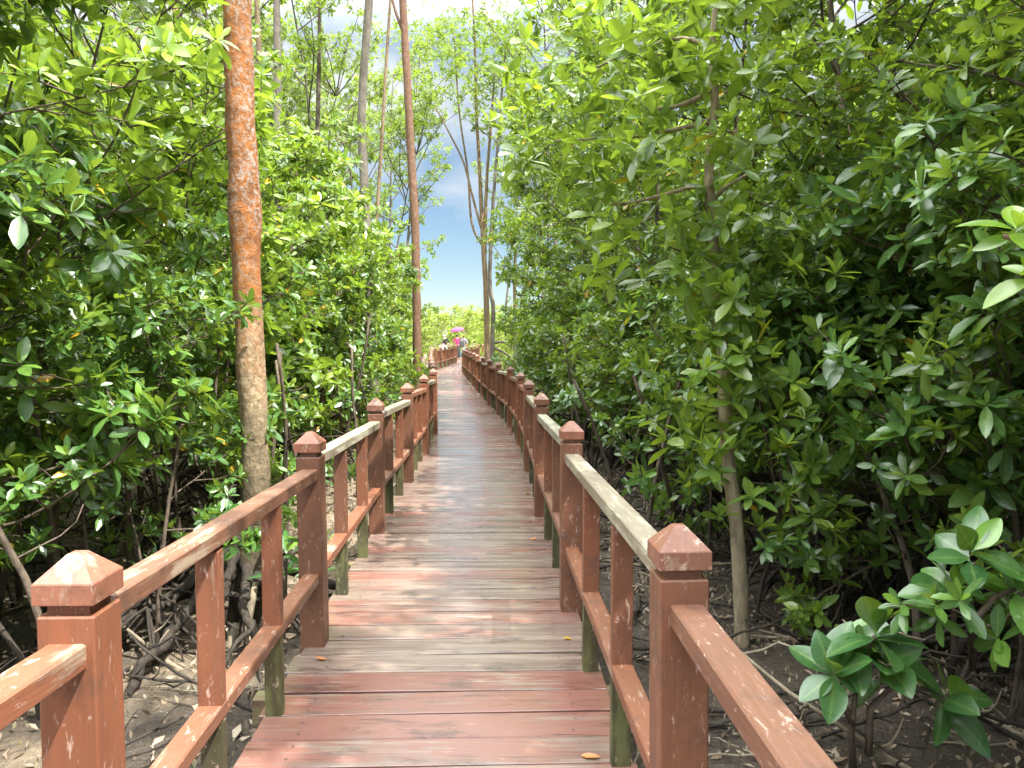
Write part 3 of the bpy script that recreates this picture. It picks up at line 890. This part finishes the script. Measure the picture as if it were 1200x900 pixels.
# the orange trunk
D = 5.35
def big_roots(gr, foot):
    r_ = random.Random(5)
    for (az, reach, h, q) in ((200, 1.3, .75, .075), (225, 1.1, .55, .06), (250, 1.25, .5, .065), (170, 1.2, .8, .06), (285, .9, .45, .05), (320, .7, .4, .045),
                              (140, 1.0, .7, .05), (20, .9, .5, .05), (60, .9, .5, .05), (215, 1.6, .35, .05), (262, .6, .7, .05), (190, .8, .95, .045)):
        e = Vector((math.cos(R(az)), math.sin(R(az)), 0)); s_ = Vector((-e.y, e.x, 0)) * r_.uniform(-.35, .35)
        pts = [e * (0.05 + reach * (1 - (1 - k / 9) ** 1.35)) + s_ * (k / 9) ** 2 + Vector((r_.gauss(0, .012), r_.gauss(0, .012), h * (1 - (k / 9) ** 0.8) - 0.06 * k / 9)) for k in range(10)]
        fine = [along(pts, k / 27)[0] + Vector((r_.gauss(0, .006), r_.gauss(0, .006), r_.gauss(0, .006))) for k in range(28)]
        gr.tube(fine, [q * .8 * (1 - .55 * k / 27) * r_.uniform(.88, 1.12) for k in range(28)], 9, 0, True, 0.55, az * .1)
        for _ in range(3):
            a_, dd = along(pts, r_.uniform(.25, .8)); az2 = r_.uniform(0, 6.28)
            w_ = wander(r_, a_, Vector((math.cos(az2), math.sin(az2), -.5)), r_.uniform(.35, .8), 8, .25, -.03)
            w_ = [Vector((v.x, v.y, max(v.z, -.02))) for v in w_]
            gr.tube(w_, [.02 - .013 * k / 8 for k in range(9)], 6, 0, True, .5, az2)
tp = [rays(290, 742, D), rays(291, 690, D), rays(297, 600, D), rays(299, 520, D), rays(294, 430, D), rays(290, 350, D), rays(286, 220, D), rays(280, 90, D), rays(276, -20, D),
      rays(270, -200, D), rays(280, -420, D + .1), rays(285, -700, D + .2)]
trunk_tree('old_mangrove_tree', 'thick orange lichen-covered trunk standing on spreading dark roots by the left railing', tp,
           [.14, .122, .100, .096, .103, .101, .104, .096, .095, .088, .075, .05], M['bark_orange'], 24, 14, 0.2, roots=big_roots,
           crown=clump_crown(tp[-1] + Vector((0, 0, .3)), 1.5, 260, .15, M['leaf_high'], 3), limbs=(), seed=4)

D = 13.6
tp = [rays(440, 530, D), rays(437, 430, D), rays(432, 320, D), rays(427, 220, D), rays(424, 130, D), rays(431, 20, D), rays(436, -60, D), rays(430, -220, D)]
trunk_tree('slim_grey_tree', 'slim pale grey trunk rising from the left thicket, between orange and rusty trunks', tp, [.095, .09, .085, .08, .075, .07, .06, .04], M['bark_grey'], 10, 6,
           crown=clump_crown(tp[-1], 1.6, 220, .16, M['leaf_high'], 8), seed=2)
D = 18.0
tp = [rays(490, 508, D), rays(489, 440, D), rays(488, 340, D), rays(486, 260, D), rays(481, 170, D), rays(477, 90, D), rays(472, 0, D), rays(468, -90, D), rays(462, -200, D)]
trunk_tree('rusty_tree', 'tall rusty-red slightly bent trunk beside the left railing at the sky gap', tp, [.12, .105, .096, .098, .095, .09, .085, .075, .05], M['bark_red'], 12, 6,
           crown=clump_crown(tp[-1] + Vector((-.2, 0, .2)), 1.7, 220, .17, M['leaf_high'], 9), seed=3,
           limbs=(((rays(473, 40, D), rays(460, 0, D), rays(452, -60, D)), (.035, .03, .02)),))
D = 28.0
tp = [rays(571, 470, D), rays(571, 400, D), rays(569, 330, D), rays(566, 280, D), rays(562, 200, D), rays(558, 120, D), rays(556, 40, D), rays(550, -60, D)]
lm = [((rays(566, 275, D), rays(555, 235, D), rays(543, 190, D), rays(526, 155, D), rays(510, 125, D)), (.05, .043, .036, .03, .02)),
      ((rays(567, 290, D), rays(553, 262, D), rays(548, 200, D), rays(538, 130, D), rays(532, 40, D)), (.05, .043, .038, .032, .022)),
      ((rays(568, 300, D), rays(570, 220, D), rays(575, 150, D), rays(580, 80, D)), (.07, .06, .05, .03))]
trunk_tree('forked_tree', 'tan trunk forking into thin leaning limbs against the sky gap, right of the walk', tp, [.125, .11, .10, .09, .065, .055, .045, .03], M['bark_tan'], 10, 5, limbs=lm, seed=5,
           crown=clump_crown(rays(555, 55, D), 2.6, 900, .16, M['leaf_high'], 12, nc=34, flat=.95))
D = 27.0
tp = [rays(577, 480, D), rays(577, 400, D), rays(578, 360, D), rays(574, 330, D), rays(577, 250, D), rays(585, 150, D), rays(592, 60, D)]
trunk_tree('twin_tree', 'thinner greyish trunk close beside the forked tan trunk, with arching roots', tp, [.09, .08, .075, .07, .06, .05, .03], M['bark_grey'], 9, 5, seed=6,
           limbs=(((rays(578, 402, D), rays(590, 401, D), rays(599, 407, D), rays(606, 425, D)), (.05, .05, .045, .04)),
                  ((rays(579, 408, D), rays(592, 414, D), rays(602, 424, D), rays(607, 440, D)), (.04, .04, .035, .03))),
           crown=clump_crown(rays(588, 90, D), 1.8, 300, .17, M['leaf_high'], 13, nc=14, flat=.9))
D = 24.0
tp = [rays(604, 470, D), rays(604, 430, D), rays(604, 385, D), rays(603, 330, D), rays(606, 260, D)]
trunk_tree('small_tan_tree', 'small straight tan trunk right of the arching roots', tp, [.075, .07, .06, .05, .03], M['bark_tan'], 8, 5, seed=7,
           crown=clump_crown(rays(608, 265, D), 1.1, 160, .16, M['leaf'], 14))
for (lab, px0, px1, px2, D, r_, mt) in (
        ('pale slim trunk above the thicket just right of the orange trunk', 327, 326, 324, 11.5, .062, 'bark_grey'),
        ('thinner pale trunk close beside the orange trunk, left of a second pale one', 308, 307, 300, 13.0, .05, 'bark_tan'),
        ('thin dark trunk standing alone left of the slim grey trunk', 372, 372, 376, 19.0, .055, 'bark_dark'),
        ('thin brown trunk leaning between the slim grey and the rusty trunk', 440, 447, 460, 21.0, .045, 'bark_tan')):
    tp = [rays(px0, 400 + 901 * 1.98 / D, D), rays(px0, 300, D), rays(px1, 170, D), rays((px1 + px2) / 2, 60, D), rays(px2, -40, D), rays(px2 + 6, -150, D)]
    trunk_tree('slim_tree', lab, tp, [r_ * 1.3, r_ * 1.1, r_, r_ * .9, r_ * .75, r_ * .4], M[mt], 9, 5, seed=D, group=None,
               crown=clump_crown(tp[-1], 1.3, 150, .16, M['leaf_high'], int(D)))
# right: slim pale trunk in front of the dark understory
D = 5.0
tp = [rays(869, 762, D), rays(868, 690, D), rays(862, 610, D), rays(853, 530, D), rays(849, 450, D), rays(843, 370, D), rays(836, 280, D), rays(831, 200, D), rays(838, 120, D), rays(835, 40, D), rays(850, -60, D)]
lm = [((rays(852, 490, D), rays(836, 472, D + .1), rays(815, 464, D + .15), rays(795, 470, D + .2)), (.026, .022, .016, .01)),
      ((rays(834, 105, D), rays(812, 118, D), rays(790, 125, D), rays(765, 128, D)), (.02, .018, .014, .01)),
      ((rays(833, 140, D), rays(800, 150, D + .1), rays(740, 160, D + .3), rays(650, 165, D + .5)), (.02, .016, .012, .006)),
      ((rays(835, 60, D), rays(800, 45, D + .1), rays(740, 60, D + .3), rays(680, 90, D + .5)), (.016, .014, .011, .006)),
      ((rays(833, 215, D), rays(800, 222, D + .1), rays(750, 235, D + .2), rays(715, 240, D + .3)), (.016, .013, .01, .006)),
      ((rays(834, 235, D), rays(850, 220, D), rays(875, 205, D + .1)), (.018, .014, .01))]
def slim_crown(g, foot):
    rs = np.random.RandomState(31)
    spots = []
    for (px_, py_, dd, s_, n) in ((790, 470, 5.1, .16, 5), (760, 128, 5, .25, 9), (752, 178, 4.8, .22, 9), (880, 205, 5.1, .22, 8), (838, 60, 5, .3, 16), (850, -40, 5, .4, 24),
                                  (880, 520, 4.75, .24, 16), (905, 490, 4.7, .22, 14), (850, 560, 4.7, .16, 6), (800, 90, 5, .25, 12), (860, 300, 4.8, .25, 12), (900, 560, 4.6, .2, 10), (845, 400, 4.75, .2, 12), (834, 262, 4.75, .13, 8), (838, 320, 4.75, .15, 10), (850, 430, 4.7, .12, 7), (832, 60, 4.7, .2, 12), (700, 120, 5.4, .3, 18), (655, 170, 5.5, .22, 12), (640, 120, 5.6, .25, 10), (720, 220, 5.3, .25, 14), (690, 50, 5.5, .3, 16), (760, 20, 5.2, .3, 16), (740, 300, 5.4, .25, 10), (780, 230, 5.1, .22, 10)):
        c = rays(px_, py_, dd) - foot
        spots += [np.array(tuple(c)) + rs.normal(0, s_, 3) for _ in range(n)]
    P = np.array(spots)
    A = np.stack([rs.normal(0, .5, len(P)), rs.normal(-.15, .5, len(P)), np.full(len(P), .6)], 1)
    return leaf_mesh('crown', P, A, .14 * rs.uniform(.8, 1.2, len(P)), rs, M['leaf'], k=9)
trunk_tree('slim_mangrove_tree', 'slim pale bare-stemmed mangrove in front of the dark understory, right of the railing', tp,
           [.052, .048, .046, .044, .042, .038, .034, .03, .026, .02, .012], M['bark_pale'], 10, 5, crown=slim_crown, limbs=lm, seed=8)
# right: branch with big bright leaves entering at the picture edge
br = [Vector((2.55, 1.55, -0.5)), Vector((2.5, 1.6, .6)), Vector((2.4, 1.7, 1.4)), Vector((2.3, 1.8, 2.4)), Vector((2.3, 1.9, 3.6))]
def edge_crown(g, foot):
    rs = np.random.RandomState(7)
    c = [(1.17, 1.80, 1.80), (1.24, 1.85, 1.70), (1.46, 1.85, 1.80), (1.62, 1.85, 1.70), (1.7, 1.8, 1.5), (1.9, 1.8, 2.0), (2.0, 2.0, 2.6), (2.3, 1.7, 3.0), (2.1, 1.9, 3.4), (2.5, 1.8, 3.5)]
    P = np.array(c) - np.array(tuple(foot))
    A = np.stack([rs.normal(-.5, .25, len(P)), rs.normal(-.2, .3, len(P)), np.full(len(P), .8)], 1)
    me = leaf_mesh('crown', P, A, .105 * rs.uniform(.9, 1.1, len(P)), rs, M['leaf_young'], k=8, hi='fine', wid=.52)
    return me
trunk_tree('young_mangrove', 'branch tip of bright broad leaves poking in at the right picture edge', br, [.035, .033, .03, .025, .015], M['bark_tan'], 8, 5, crown=edge_crown,
           limbs=(((Vector((2.42, 1.68, 1.25)), Vector((2.0, 1.8, 1.5)), Vector((1.6, 1.82, 1.62)), Vector((1.14, 1.8, 1.78))), (.014, .012, .009, .006)),), seed=9)

# ------------------------------------------------------------------ seedlings at lower right
def seedling(name, label, stems, rosettes, size, seed, k=9, wid=.46):
    foot = Vector(stems[0][0]); foot.z = ground_z(foot.x, foot.y)
    o = tag(empty(name, foot), label, 'plant')
    g = Geo()
    for s_ in stems:
        pts = [Vector(p) - foot for p in s_]
        g.tube(pts, [.017 - .009 * i / (len(pts) - 1) for i in range(len(pts))], 7, 0, True, .3, seed)
    g.build('stem', M['bark_dark'], o, smooth=True)
    rs = np.random.RandomState(seed)
    P = np.array([tuple(Vector(p) - foot) for p in rosettes])
    A = np.stack([rs.normal(0, .22, len(P)), rs.normal(-.25, .2, len(P)), np.full(len(P), .9)], 1)
    inst('leaves', leaf_mesh('leaves', P, A, np.full(len(P), size), rs, M['leaf_big'], k=k, hi='fine', wid=wid, spread=.95, old=.0, droop=1.3), o, (0, 0, 0))
    return o
D = 3.35
seedling('mangrove_seedling', 'broad-leaved mangrove seedling on two dark stems beside the right railing',
         [[rays(1000, 905, D), rays(997, 850, D), rays(1005, 800, D), rays(1025, 745, D)], [rays(1018, 885, D), rays(1020, 830, D), rays(1050, 800, D), rays(1095, 810, D)],
          [rays(999, 850, D), rays(985, 815, D), rays(975, 795, D)]],
         [rays(1028, 738, D), rays(978, 788, D), rays(1112, 815, D), rays(1040, 775, D), rays(1000, 755, D + .1)], .23, 5, wid=.56)
D = 3.2
seedling('mangrove_seedling', 'taller broad-leaved seedling above it, by the right picture edge',
         [[rays(1140, 780, D + .3), rays(1138, 720, D + .1), rays(1142, 660, D)], [rays(1138, 735, D), rays(1165, 700, D), rays(1190, 690, D)]],
         [rays(1140, 645, D), rays(1195, 690, D), rays(1120, 690, D + .1)], .215, 6, wid=.54)

seedling('small_plant', 'small narrow-leaved plant poking through the left railing beyond its second post',
         [[Vector((-1.28, 4.75, -.5)), Vector((-1.25, 4.72, -.1)), Vector((-1.16, 4.7, .3))], [Vector((-1.28, 4.8, -.5)), Vector((-1.3, 4.9, .0)), Vector((-1.35, 4.95, .22))]],
         [Vector((-1.15, 4.7, .33)), Vector((-1.36, 4.95, .26)), Vector((-1.24, 4.75, .1))], .17, 15, k=8, wid=.24)
seedling('small_plant', 'tuft of narrow leaves on the mud behind the second left post',
         [[Vector((-1.55, 5.1, -.5)), Vector((-1.53, 5.1, -.2)), Vector((-1.5, 5.05, .12))], [Vector((-1.6, 5.3, -.5)), Vector((-1.62, 5.32, .0)), Vector((-1.66, 5.3, .2))]],
         [Vector((-1.5, 5.05, .15)), Vector((-1.66, 5.3, .24)), Vector((-1.58, 5.15, -.05))], .17, 16, k=9, wid=.22)
# ------------------------------------------------------------------ understory: bare stems, dead branches, litter
rn = random.Random(77)
g5 = 'bare thin stems under the thicket'
SAP = []
for i in range(3):
    g = Geo(); pts = wander(rn, Vector((0, 0, -.1)), Vector((rn.uniform(-.1, .1), rn.uniform(-.1, .1), 1)), 2.3, 8, .05, .02)
    g.tube(pts, [.026 - .012 * j / 8 for j in range(9)], 6, 0, True, .3, i)
    for _ in range(3):
        q, dd = along(pts, rn.uniform(.35, .8)); az = rn.uniform(0, 6.28)
        g.tube(wander(rn, q, Vector((math.cos(az), math.sin(az), .5)), .5, 4, .2), [.008, .007, .006, .005, .003], 4)
    SAP.append(g.mesh('bare_stem', M['bark_dark'], smooth=True))
for k in range(70):
    left = k % 2 == 0
    y = rn.uniform(3.6, 13)
    x = (edge_l(y) - rn.uniform(.6, 3.8)) if left else (edge_r(y) + rn.uniform(.7, 4.2))
    if left and abs(x / y + 0.345) < .05 and y < 6: continue
    if not left and y < 4.2 and x < 2.4: continue
    o = bpy.data.objects.new('bare_stem', SAP[k % 3]); o.location = (x, y, ground_z(x, y)); o.rotation_euler = (rn.uniform(-.12, .12), rn.uniform(-.12, .12), rn.uniform(0, 6.28))
    o.scale = (1, 1, rn.uniform(.7, 1.1))
    tag(link(o), 'thin dark bare stem in the shade of the %s thicket' % ('left' if left else 'right'), 'sapling', g5)
BR = []
for i in range(4):
    g = Geo(); pts = wander(rn, Vector((-.6, 0, 0)), Vector((1, rn.uniform(-.3, .3), .05)), 1.3, 8, .16, 0)
    pts = [Vector((p.x, p.y, max(.012, abs(p.z) * .6))) for p in pts]
    g.tube(pts, [.017 - .010 * j / 8 for j in range(9)], 6, 0, True, .3, i)
    for _ in range(4):
        q, dd = along(pts, rn.uniform(.2, .9)); az = rn.uniform(0, 6.28)
        g.tube(wander(rn, q, Vector((math.cos(az), math.sin(az), .08)), rn.uniform(.25, .5), 4, .25), [.008, .007, .006, .005, .003], 5)
    BR.append(g)
BRM = [(g.mesh('fallen_branch', M['dead'], smooth=True), g.mesh('fallen_branch', M['bark_root'], smooth=True)) for g in BR]
g6 = 'fallen branches lying on the mud'
for k in range(150):
    left = k % 3 == 0
    y = rn.uniform(2.8, 10)
    x = (edge_l(y) - rn.uniform(.25, 3.2)) if left else (edge_r(y) + rn.uniform(.35, 4.0))
    pale = rn.random() < .16
    o = bpy.data.objects.new('fallen_branch', BRM[k % 4][0 if pale else 1]); o.location = (x, y, ground_z(x, y) + .01)
    o.rotation_euler = (rn.uniform(-.1, .1), rn.uniform(-.1, .1), rn.uniform(-.9, .9) + math.pi * (k % 2)); s_ = rn.uniform(.5, 1.1); o.scale = (s_, s_, s_)
    tag(link(o), '%s fallen branch on the mud %s of the boardwalk' % ('bleached' if pale else 'dark wet', 'left' if left else 'right'), 'branch', g6)
# bleached stakes leaning on the orange tree's roots
for (a, b, r_, lab) in ((rays(278, 770, 5.0), rays(300, 682, 5.1), .035, 'pale split dead stake leaning on the roots of the orange trunk'),
                        (rays(262, 775, 4.9), rays(277, 730, 5.0), .05, 'short pale broken log among the roots of the orange trunk')):
    g = Geo(); g.tube([Vector((0, 0, -.05)), (b - a) * .5 + Vector((.01, 0, 0)), b - a], [r_, r_ * .9, r_ * .5], 8, 0, True, .5, 3)
    tag(g.build('dead_stake', M['dead'], smooth=True, loc=a), lab, 'dead wood')

rs = np.random.RandomState(9)
n = 14000
xs = np.where(rs.random(n) < .58, rs.uniform(.75, 6, n), rs.uniform(-5, -1.15, n)); ys = rs.uniform(2.0, 13, n)
keep = np.array([(x > edge_r(y_) + .05) or (x < edge_l(y_) - .05) for x, y_ in zip(xs, ys)])
xs, ys = xs[keep], ys[keep]
P = np.array([(x, y_, ground_z(x, y_) + .015) for x, y_ in zip(xs, ys)])
A = np.stack([rs.normal(0, .35, len(P)), rs.normal(0, .35, len(P)), np.ones(len(P))], 1)
me = leaf_mesh('leaf_litter', P, A, rs.uniform(.05, .10, len(P)), rs, M['litter'], k=2, hi=False, spread=.9, old=0)
tag(link(bpy.data.objects.new('leaf_litter', me)), 'dry brown and bleached leaves scattered on the mud', 'leaf litter', kind='stuff')

# fallen leaves on the deck
ymat = leaf_mat('leaf_fallen_yellow', (0.65, 0.36, 0.03), (0.70, 0.40, 0.03), (0.75, 0.5, 0.05), trans=.1)
omat = leaf_mat('leaf_fallen_orange', (0.45, 0.14, 0.03), (0.50, 0.18, 0.04), (0.55, 0.25, 0.05), trans=.1)
def on_deck(px, py):
    dv = rays(px, py, 10) - EYE
    p = EYE + dv * (EYE.z / -dv.z)
    return p
for (px_, py_, m_, L, az, lab) in ((666, 750, ymat, .075, 20, 'small bright yellow leaf fallen on the grey deck board'),
                                   (690, 888, omat, .085, 160, 'curled orange-brown leaf fallen on the nearest boards at right'),
                                   (377, 774, omat, .07, 10, 'orange leaf fallen beside the left post on the deck'),
                                   (625, 632, omat, .08, 40, 'tiny brown leaf fallen on the deck halfway to the bend'),
                                   (618, 580, omat, .08, 100, 'small brown leaf farther along the deck by the right posts')):
    p = on_deck(px_, py_)
    e = Vector((math.cos(R(az)), math.sin(R(az)), .12))
    rs2 = np.random.RandomState(int(px_))
    me = leaf_mesh('fallen_leaf', np.array([(0, 0, .008)]), np.array([tuple(Vector((-e.y * .2, e.x * .2, 1)))]), np.array([L]), rs2, m_, k=2, spread=1, old=0, wid=.5)
    bm = bmesh.new(); bm.from_mesh(me); bm.verts.ensure_lookup_table()
    bmesh.ops.delete(bm, geom=[v for v in bm.verts if v.index < 11], context='VERTS')
    c = sum((v.co for v in bm.verts), Vector()) / len(bm.verts)
    dirv = (bm.verts[-1].co if False else max((v.co for v in bm.verts), key=lambda q: q.length)) - min((v.co for v in bm.verts), key=lambda q: q.length)
    rz = R(az) - math.atan2(dirv.y, dirv.x)
    for v in bm.verts:
        q = v.co - c; q.z = q.z * .35
        v.co = q
    zmin = min(v.co.z for v in bm.verts)
    for v in bm.verts: v.co.z += .004 - zmin
    bm.to_mesh(me); bm.free()
    o = bpy.data.objects.new('fallen_leaf', me); o.location = p; o.rotation_euler = (0, 0, rz)
    tag(link(o), lab, 'leaf')

# ------------------------------------------------------------------ people
def skin_mesh(name, joints, edges, mat, parent, sub=1, root=0):
    me = bpy.data.meshes.new(name)
    me.from_pydata([j[:3] for j in joints], edges, [])
    o = link(bpy.data.objects.new(name, me), parent)
    md = o.modifiers.new('skin', 'SKIN')
    for i, j in enumerate(joints):
        sv = me.skin_vertices[0].data[i]
        sv.radius = (j[3], j[4] if len(j) > 4 else j[3])
        sv.use_root = (i == root)
    md.use_smooth_shade = True
    sb = o.modifiers.new('sub', 'SUBSURF'); sb.levels = sub; sb.render_levels = sub
    me.materials.append(mat)
    return o

skin = plain('skin_brown', (0.36, 0.20, 0.13), .5)
hairm = plain('hair_black', (0.018, 0.014, 0.012), .45)
def cloth(n, c): return plain(n, c, .8, .25, 8)

def person(label, loc, rz, h, hands, top_m, low_m, skirt, head_m, veil=False, step=0.12, sleeve_long=False):
    """loc is the ground point between the feet; hands: (left, right) wrist points in body space for a 1.62 m figure"""
    s = h / 1.62
    o = empty('person', loc, rz); o.scale = (s, s, s)
    tag(o, label, 'person')
    J = [(0, 0, .86, .125, .095), (0, .01, 1.05, .108, .08), (0, .0, 1.24, .135, .088), (0, -.005, 1.35, .10, .065), (0, .0, 1.42, .048), (0, -.01, 1.49, .066, .08), (0, -.012, 1.56, .074, .09), (0, -.008, 1.605, .045)]
    E = [(0, 1), (1, 2), (2, 3), (3, 4), (4, 5), (5, 6), (6, 7)]
    for sx, wr, st in ((-1, hands[0], step), (1, hands[1], -step)):
        b = len(J)
        el = (Vector((sx * .19, 0, 1.34)) + Vector(wr)) / 2 + Vector((sx * .05, .05, -.04))
        hd = Vector(wr) + (Vector(wr) - el).normalized() * .07
        J += [(sx * .165, 0, 1.34, .05), (*el, .038), (*wr, .026), (*hd, .030, .016)]
        E += [(3, b), (b, b + 1), (b + 1, b + 2), (b + 2, b + 3)]
        hv = (hd - Vector(wr)).normalized(); sv = hv.cross(Vector((0, 1, 0)))
        sv = sv.normalized() if sv.length > .1 else Vector((1, 0, 0))
        for kf, (off, ln) in enumerate(((-.030, .045), (-.011, .065), (.009, .07), (.028, .058), (-.045, .03))):
            fb = len(J)
            p1 = hd + sv * off + hv * .02; p2 = p1 + hv * ln * .6 + Vector((0, -.012, 0)); p3 = p2 + hv * ln * .3 + Vector((0, -.02, 0))
            J += [(*p1, .009), (*p2, .008), (*p3, .007)]
            E += [(b + 3, fb), (fb, fb + 1), (fb + 1, fb + 2)]
        b = len(J)
        J += [(sx * .085, 0, .80, .085), (sx * .09, -st * .6, .46, .055), (sx * .09, -st * .2, .09, .036), (sx * .10, -st * .2 - .14, .03, .035, .028)]
        E += [(0, b), (b, b + 1), (b + 1, b + 2), (b + 2, b + 3)]
    skin_mesh('body', J, E, skin, o)
    # face
    g = Geo()
    g.tube([(0, -.10, 1.565), (0, -.122, 1.535), (0, -.11, 1.525)], [.008, .015, .012], 6)
    g.build('nose', skin, o, smooth=True)
    g = Geo()
    for sx in (-1, 1): g.tube([(sx * .03, -.092, 1.56), (sx * .03, -.104, 1.56)], [.011, .006], 8)
    g.build('eyes', hairm, o, smooth=True)
    # top
    T = [(0, 0, .88, .145, .115), (0, .01, 1.05, .125, .10), (0, 0, 1.24, .15, .105), (0, -.003, 1.36, .112, .078), (0, 0, 1.40, .066)]
    TE = [(0, 1), (1, 2), (2, 3), (3, 4)]
    for sx, wr in ((-1, hands[0]), (1, hands[1])):
        el = (Vector((sx * .19, 0, 1.34)) + Vector(wr)) / 2 + Vector((sx * .05, .05, -.04))
        b = len(T)
        T += [(sx * .168, 0, 1.34, .062), (*el, .052)]; TE += [(3, b), (b, b + 1)]
        if sleeve_long:
            T += [(*(el.lerp(Vector(wr), .9)), .038)]; TE += [(b + 1, b + 2)]
    skin_mesh('shirt', T, TE, top_m, o)
    if skirt:
        g = Geo(); rings = [(.93, .125, .10), (.85, .155, .125), (.6, .18, .16), (.3, .21, .20), (.13, .23, .22)]
        n = 20; vs_ = []
        for z, a, b in rings:
            for k in range(n):
                an = 6.283 * k / n; f = 1 + .06 * math.sin(an * 5) * (1 - z)
                vs_.append((a * f * math.cos(an), b * f * math.sin(an), z))
        g.add(vs_, [[i * n + k, (i + 1) * n + k, (i + 1) * n + (k + 1) % n, i * n + (k + 1) % n] for i in range(len(rings) - 1) for k in range(n)])
        g.build('skirt', low_m, o, smooth=True)
    else:
        T = [(0, 0, .90, .135, .105), (0, 0, .82, .13, .10)]; TE = [(0, 1)]
        for sx, st in ((-1, step), (1, -step)):
            b = len(T)
            T += [(sx * .088, 0, .74, .095), (sx * .092, -st * .6, .46, .072), (sx * .09, -st * .2, .12, .058)]
            TE += [(1, b), (b, b + 1), (b + 1, b + 2)]
        skin_mesh('trousers', T, TE, low_m, o)
    # hair or veil
    T = [(0, .03, 1.50, .078, .085), (0, .018, 1.57, .088, .098), (0, .012, 1.61, .06)]
    TE = [(0, 1), (1, 2)]
    if veil:
        T += [(0, .02, 1.40, .10, .09), (0, .015, 1.28, .165, .125)]; TE += [(0, 3), (3, 4)]
    skin_mesh('headscarf' if veil else 'hair', T, TE, head_m, o)
    return o

def deck_pt(x, y): return Vector((x, y, rise(y)))
magenta = cloth('magenta_cotton', (0.50, 0.03, 0.14)); black = cloth('black_cotton', (0.018, 0.018, 0.022)); teal = cloth('teal_cotton', (0.05, 0.36, 0.28))
grey = cloth('grey_cotton', (0.20, 0.20, 0.24)); white = cloth('white_cotton', (0.80, 0.80, 0.80)); pale = cloth('pale_blue_cotton', (0.42, 0.52, 0.55))
pA = deck_pt(-3.55, 50.0)
person('person in magenta shirt and long black skirt seen from behind under the pink umbrella', pA, R(180), 1.62,
       ((-.10, -.30, 1.22), (.24, -.05, .92)), magenta, black, True, hairm)
pB = deck_pt(-3.10, 49.4)
person('person in grey top and teal trousers walking beside the umbrella', pB, R(170), 1.58, ((-.25, -.02, .82), (.24, -.08, .84)), grey, teal, False, hairm, step=.3)
pC = deck_pt(-4.38, 50.2)
person('person in white headscarf and black top standing left of the umbrella', pC, R(20), 1.62, ((-.16, -.22, 1.02), (.16, -.22, 1.02)), black, pale, True, white, veil=True, sleeve_long=True)
# umbrella, held in the hand nearer the camera's left (body space turned half round)
um = tag(empty('umbrella', pA + Vector((.10, .33, 1.20))), 'open pink umbrella held over the person in magenta', 'umbrella')
pink = cloth('pink_nylon', (0.72, 0.045, 0.26)); metal = plain('umbrella_steel', (.4, .4, .42), .3)
g = Geo(); n = 8; rings = [(.02, .92), (.2, .88), (.37, .79), (.48, .66)]
for i in range(len(rings)):
    pass
vs_ = []
for r_, z in rings:
    for k in range(24):
        an = 6.283 * k / 24
        sag = .05 * (r_ / .48) ** 2 * abs(math.sin(an * 4)) * .8
        vs_.append((r_ * math.cos(an) * (1 - sag), r_ * math.sin(an) * (1 - sag), z + sag))
g.add(vs_, [[i * 24 + k, (i + 1) * 24 + k, (i + 1) * 24 + (k + 1) % 24, i * 24 + (k + 1) % 24] for i in range(3) for k in range(24)])
can = g.build('canopy', pink, um, smooth=True)
sol = can.modifiers.new('sol', 'SOLIDIFY'); sol.thickness = .004
g = Geo(); g.tube([(0, 0, -.12), (0, 0, .4), (0, 0, .98)], [.008, .007, .005], 8); g.build('shaft', metal, um, smooth=True)
g = Geo(); g.tube([(0, 0, -.20), (0, 0, -.12), (0, 0, -.02)], [.014, .016, .014], 8); g.build('handle', hairm, um, smooth=True)
um.rotation_euler = (R(6), R(-10), 0)
# black shoulder bag
g = Geo(); g.box((0, 0, 0), (.34, .16, .40), bev=.05)
bag = tag(empty('shoulder_bag', pB + Vector((-.10, -.17, 1.05))), 'dark grey bag on the back of the person in teal trousers', 'bag')
g.build('pouch', cloth('dark_grey_canvas', (.06, .06, .075)), bag, smooth=False)
g = Geo(); g.tube([(-.12, .05, .18), (-.1, .09, .30), (-.08, .2, .36), (-.08, .28, .28)], [.018] * 4, 6); g.tube([(.12, .05, .18), (.1, .09, .30), (.08, .2, .36), (.08, .28, .28)], [.018] * 4, 6)
g.build('strap', black, bag, smooth=True)
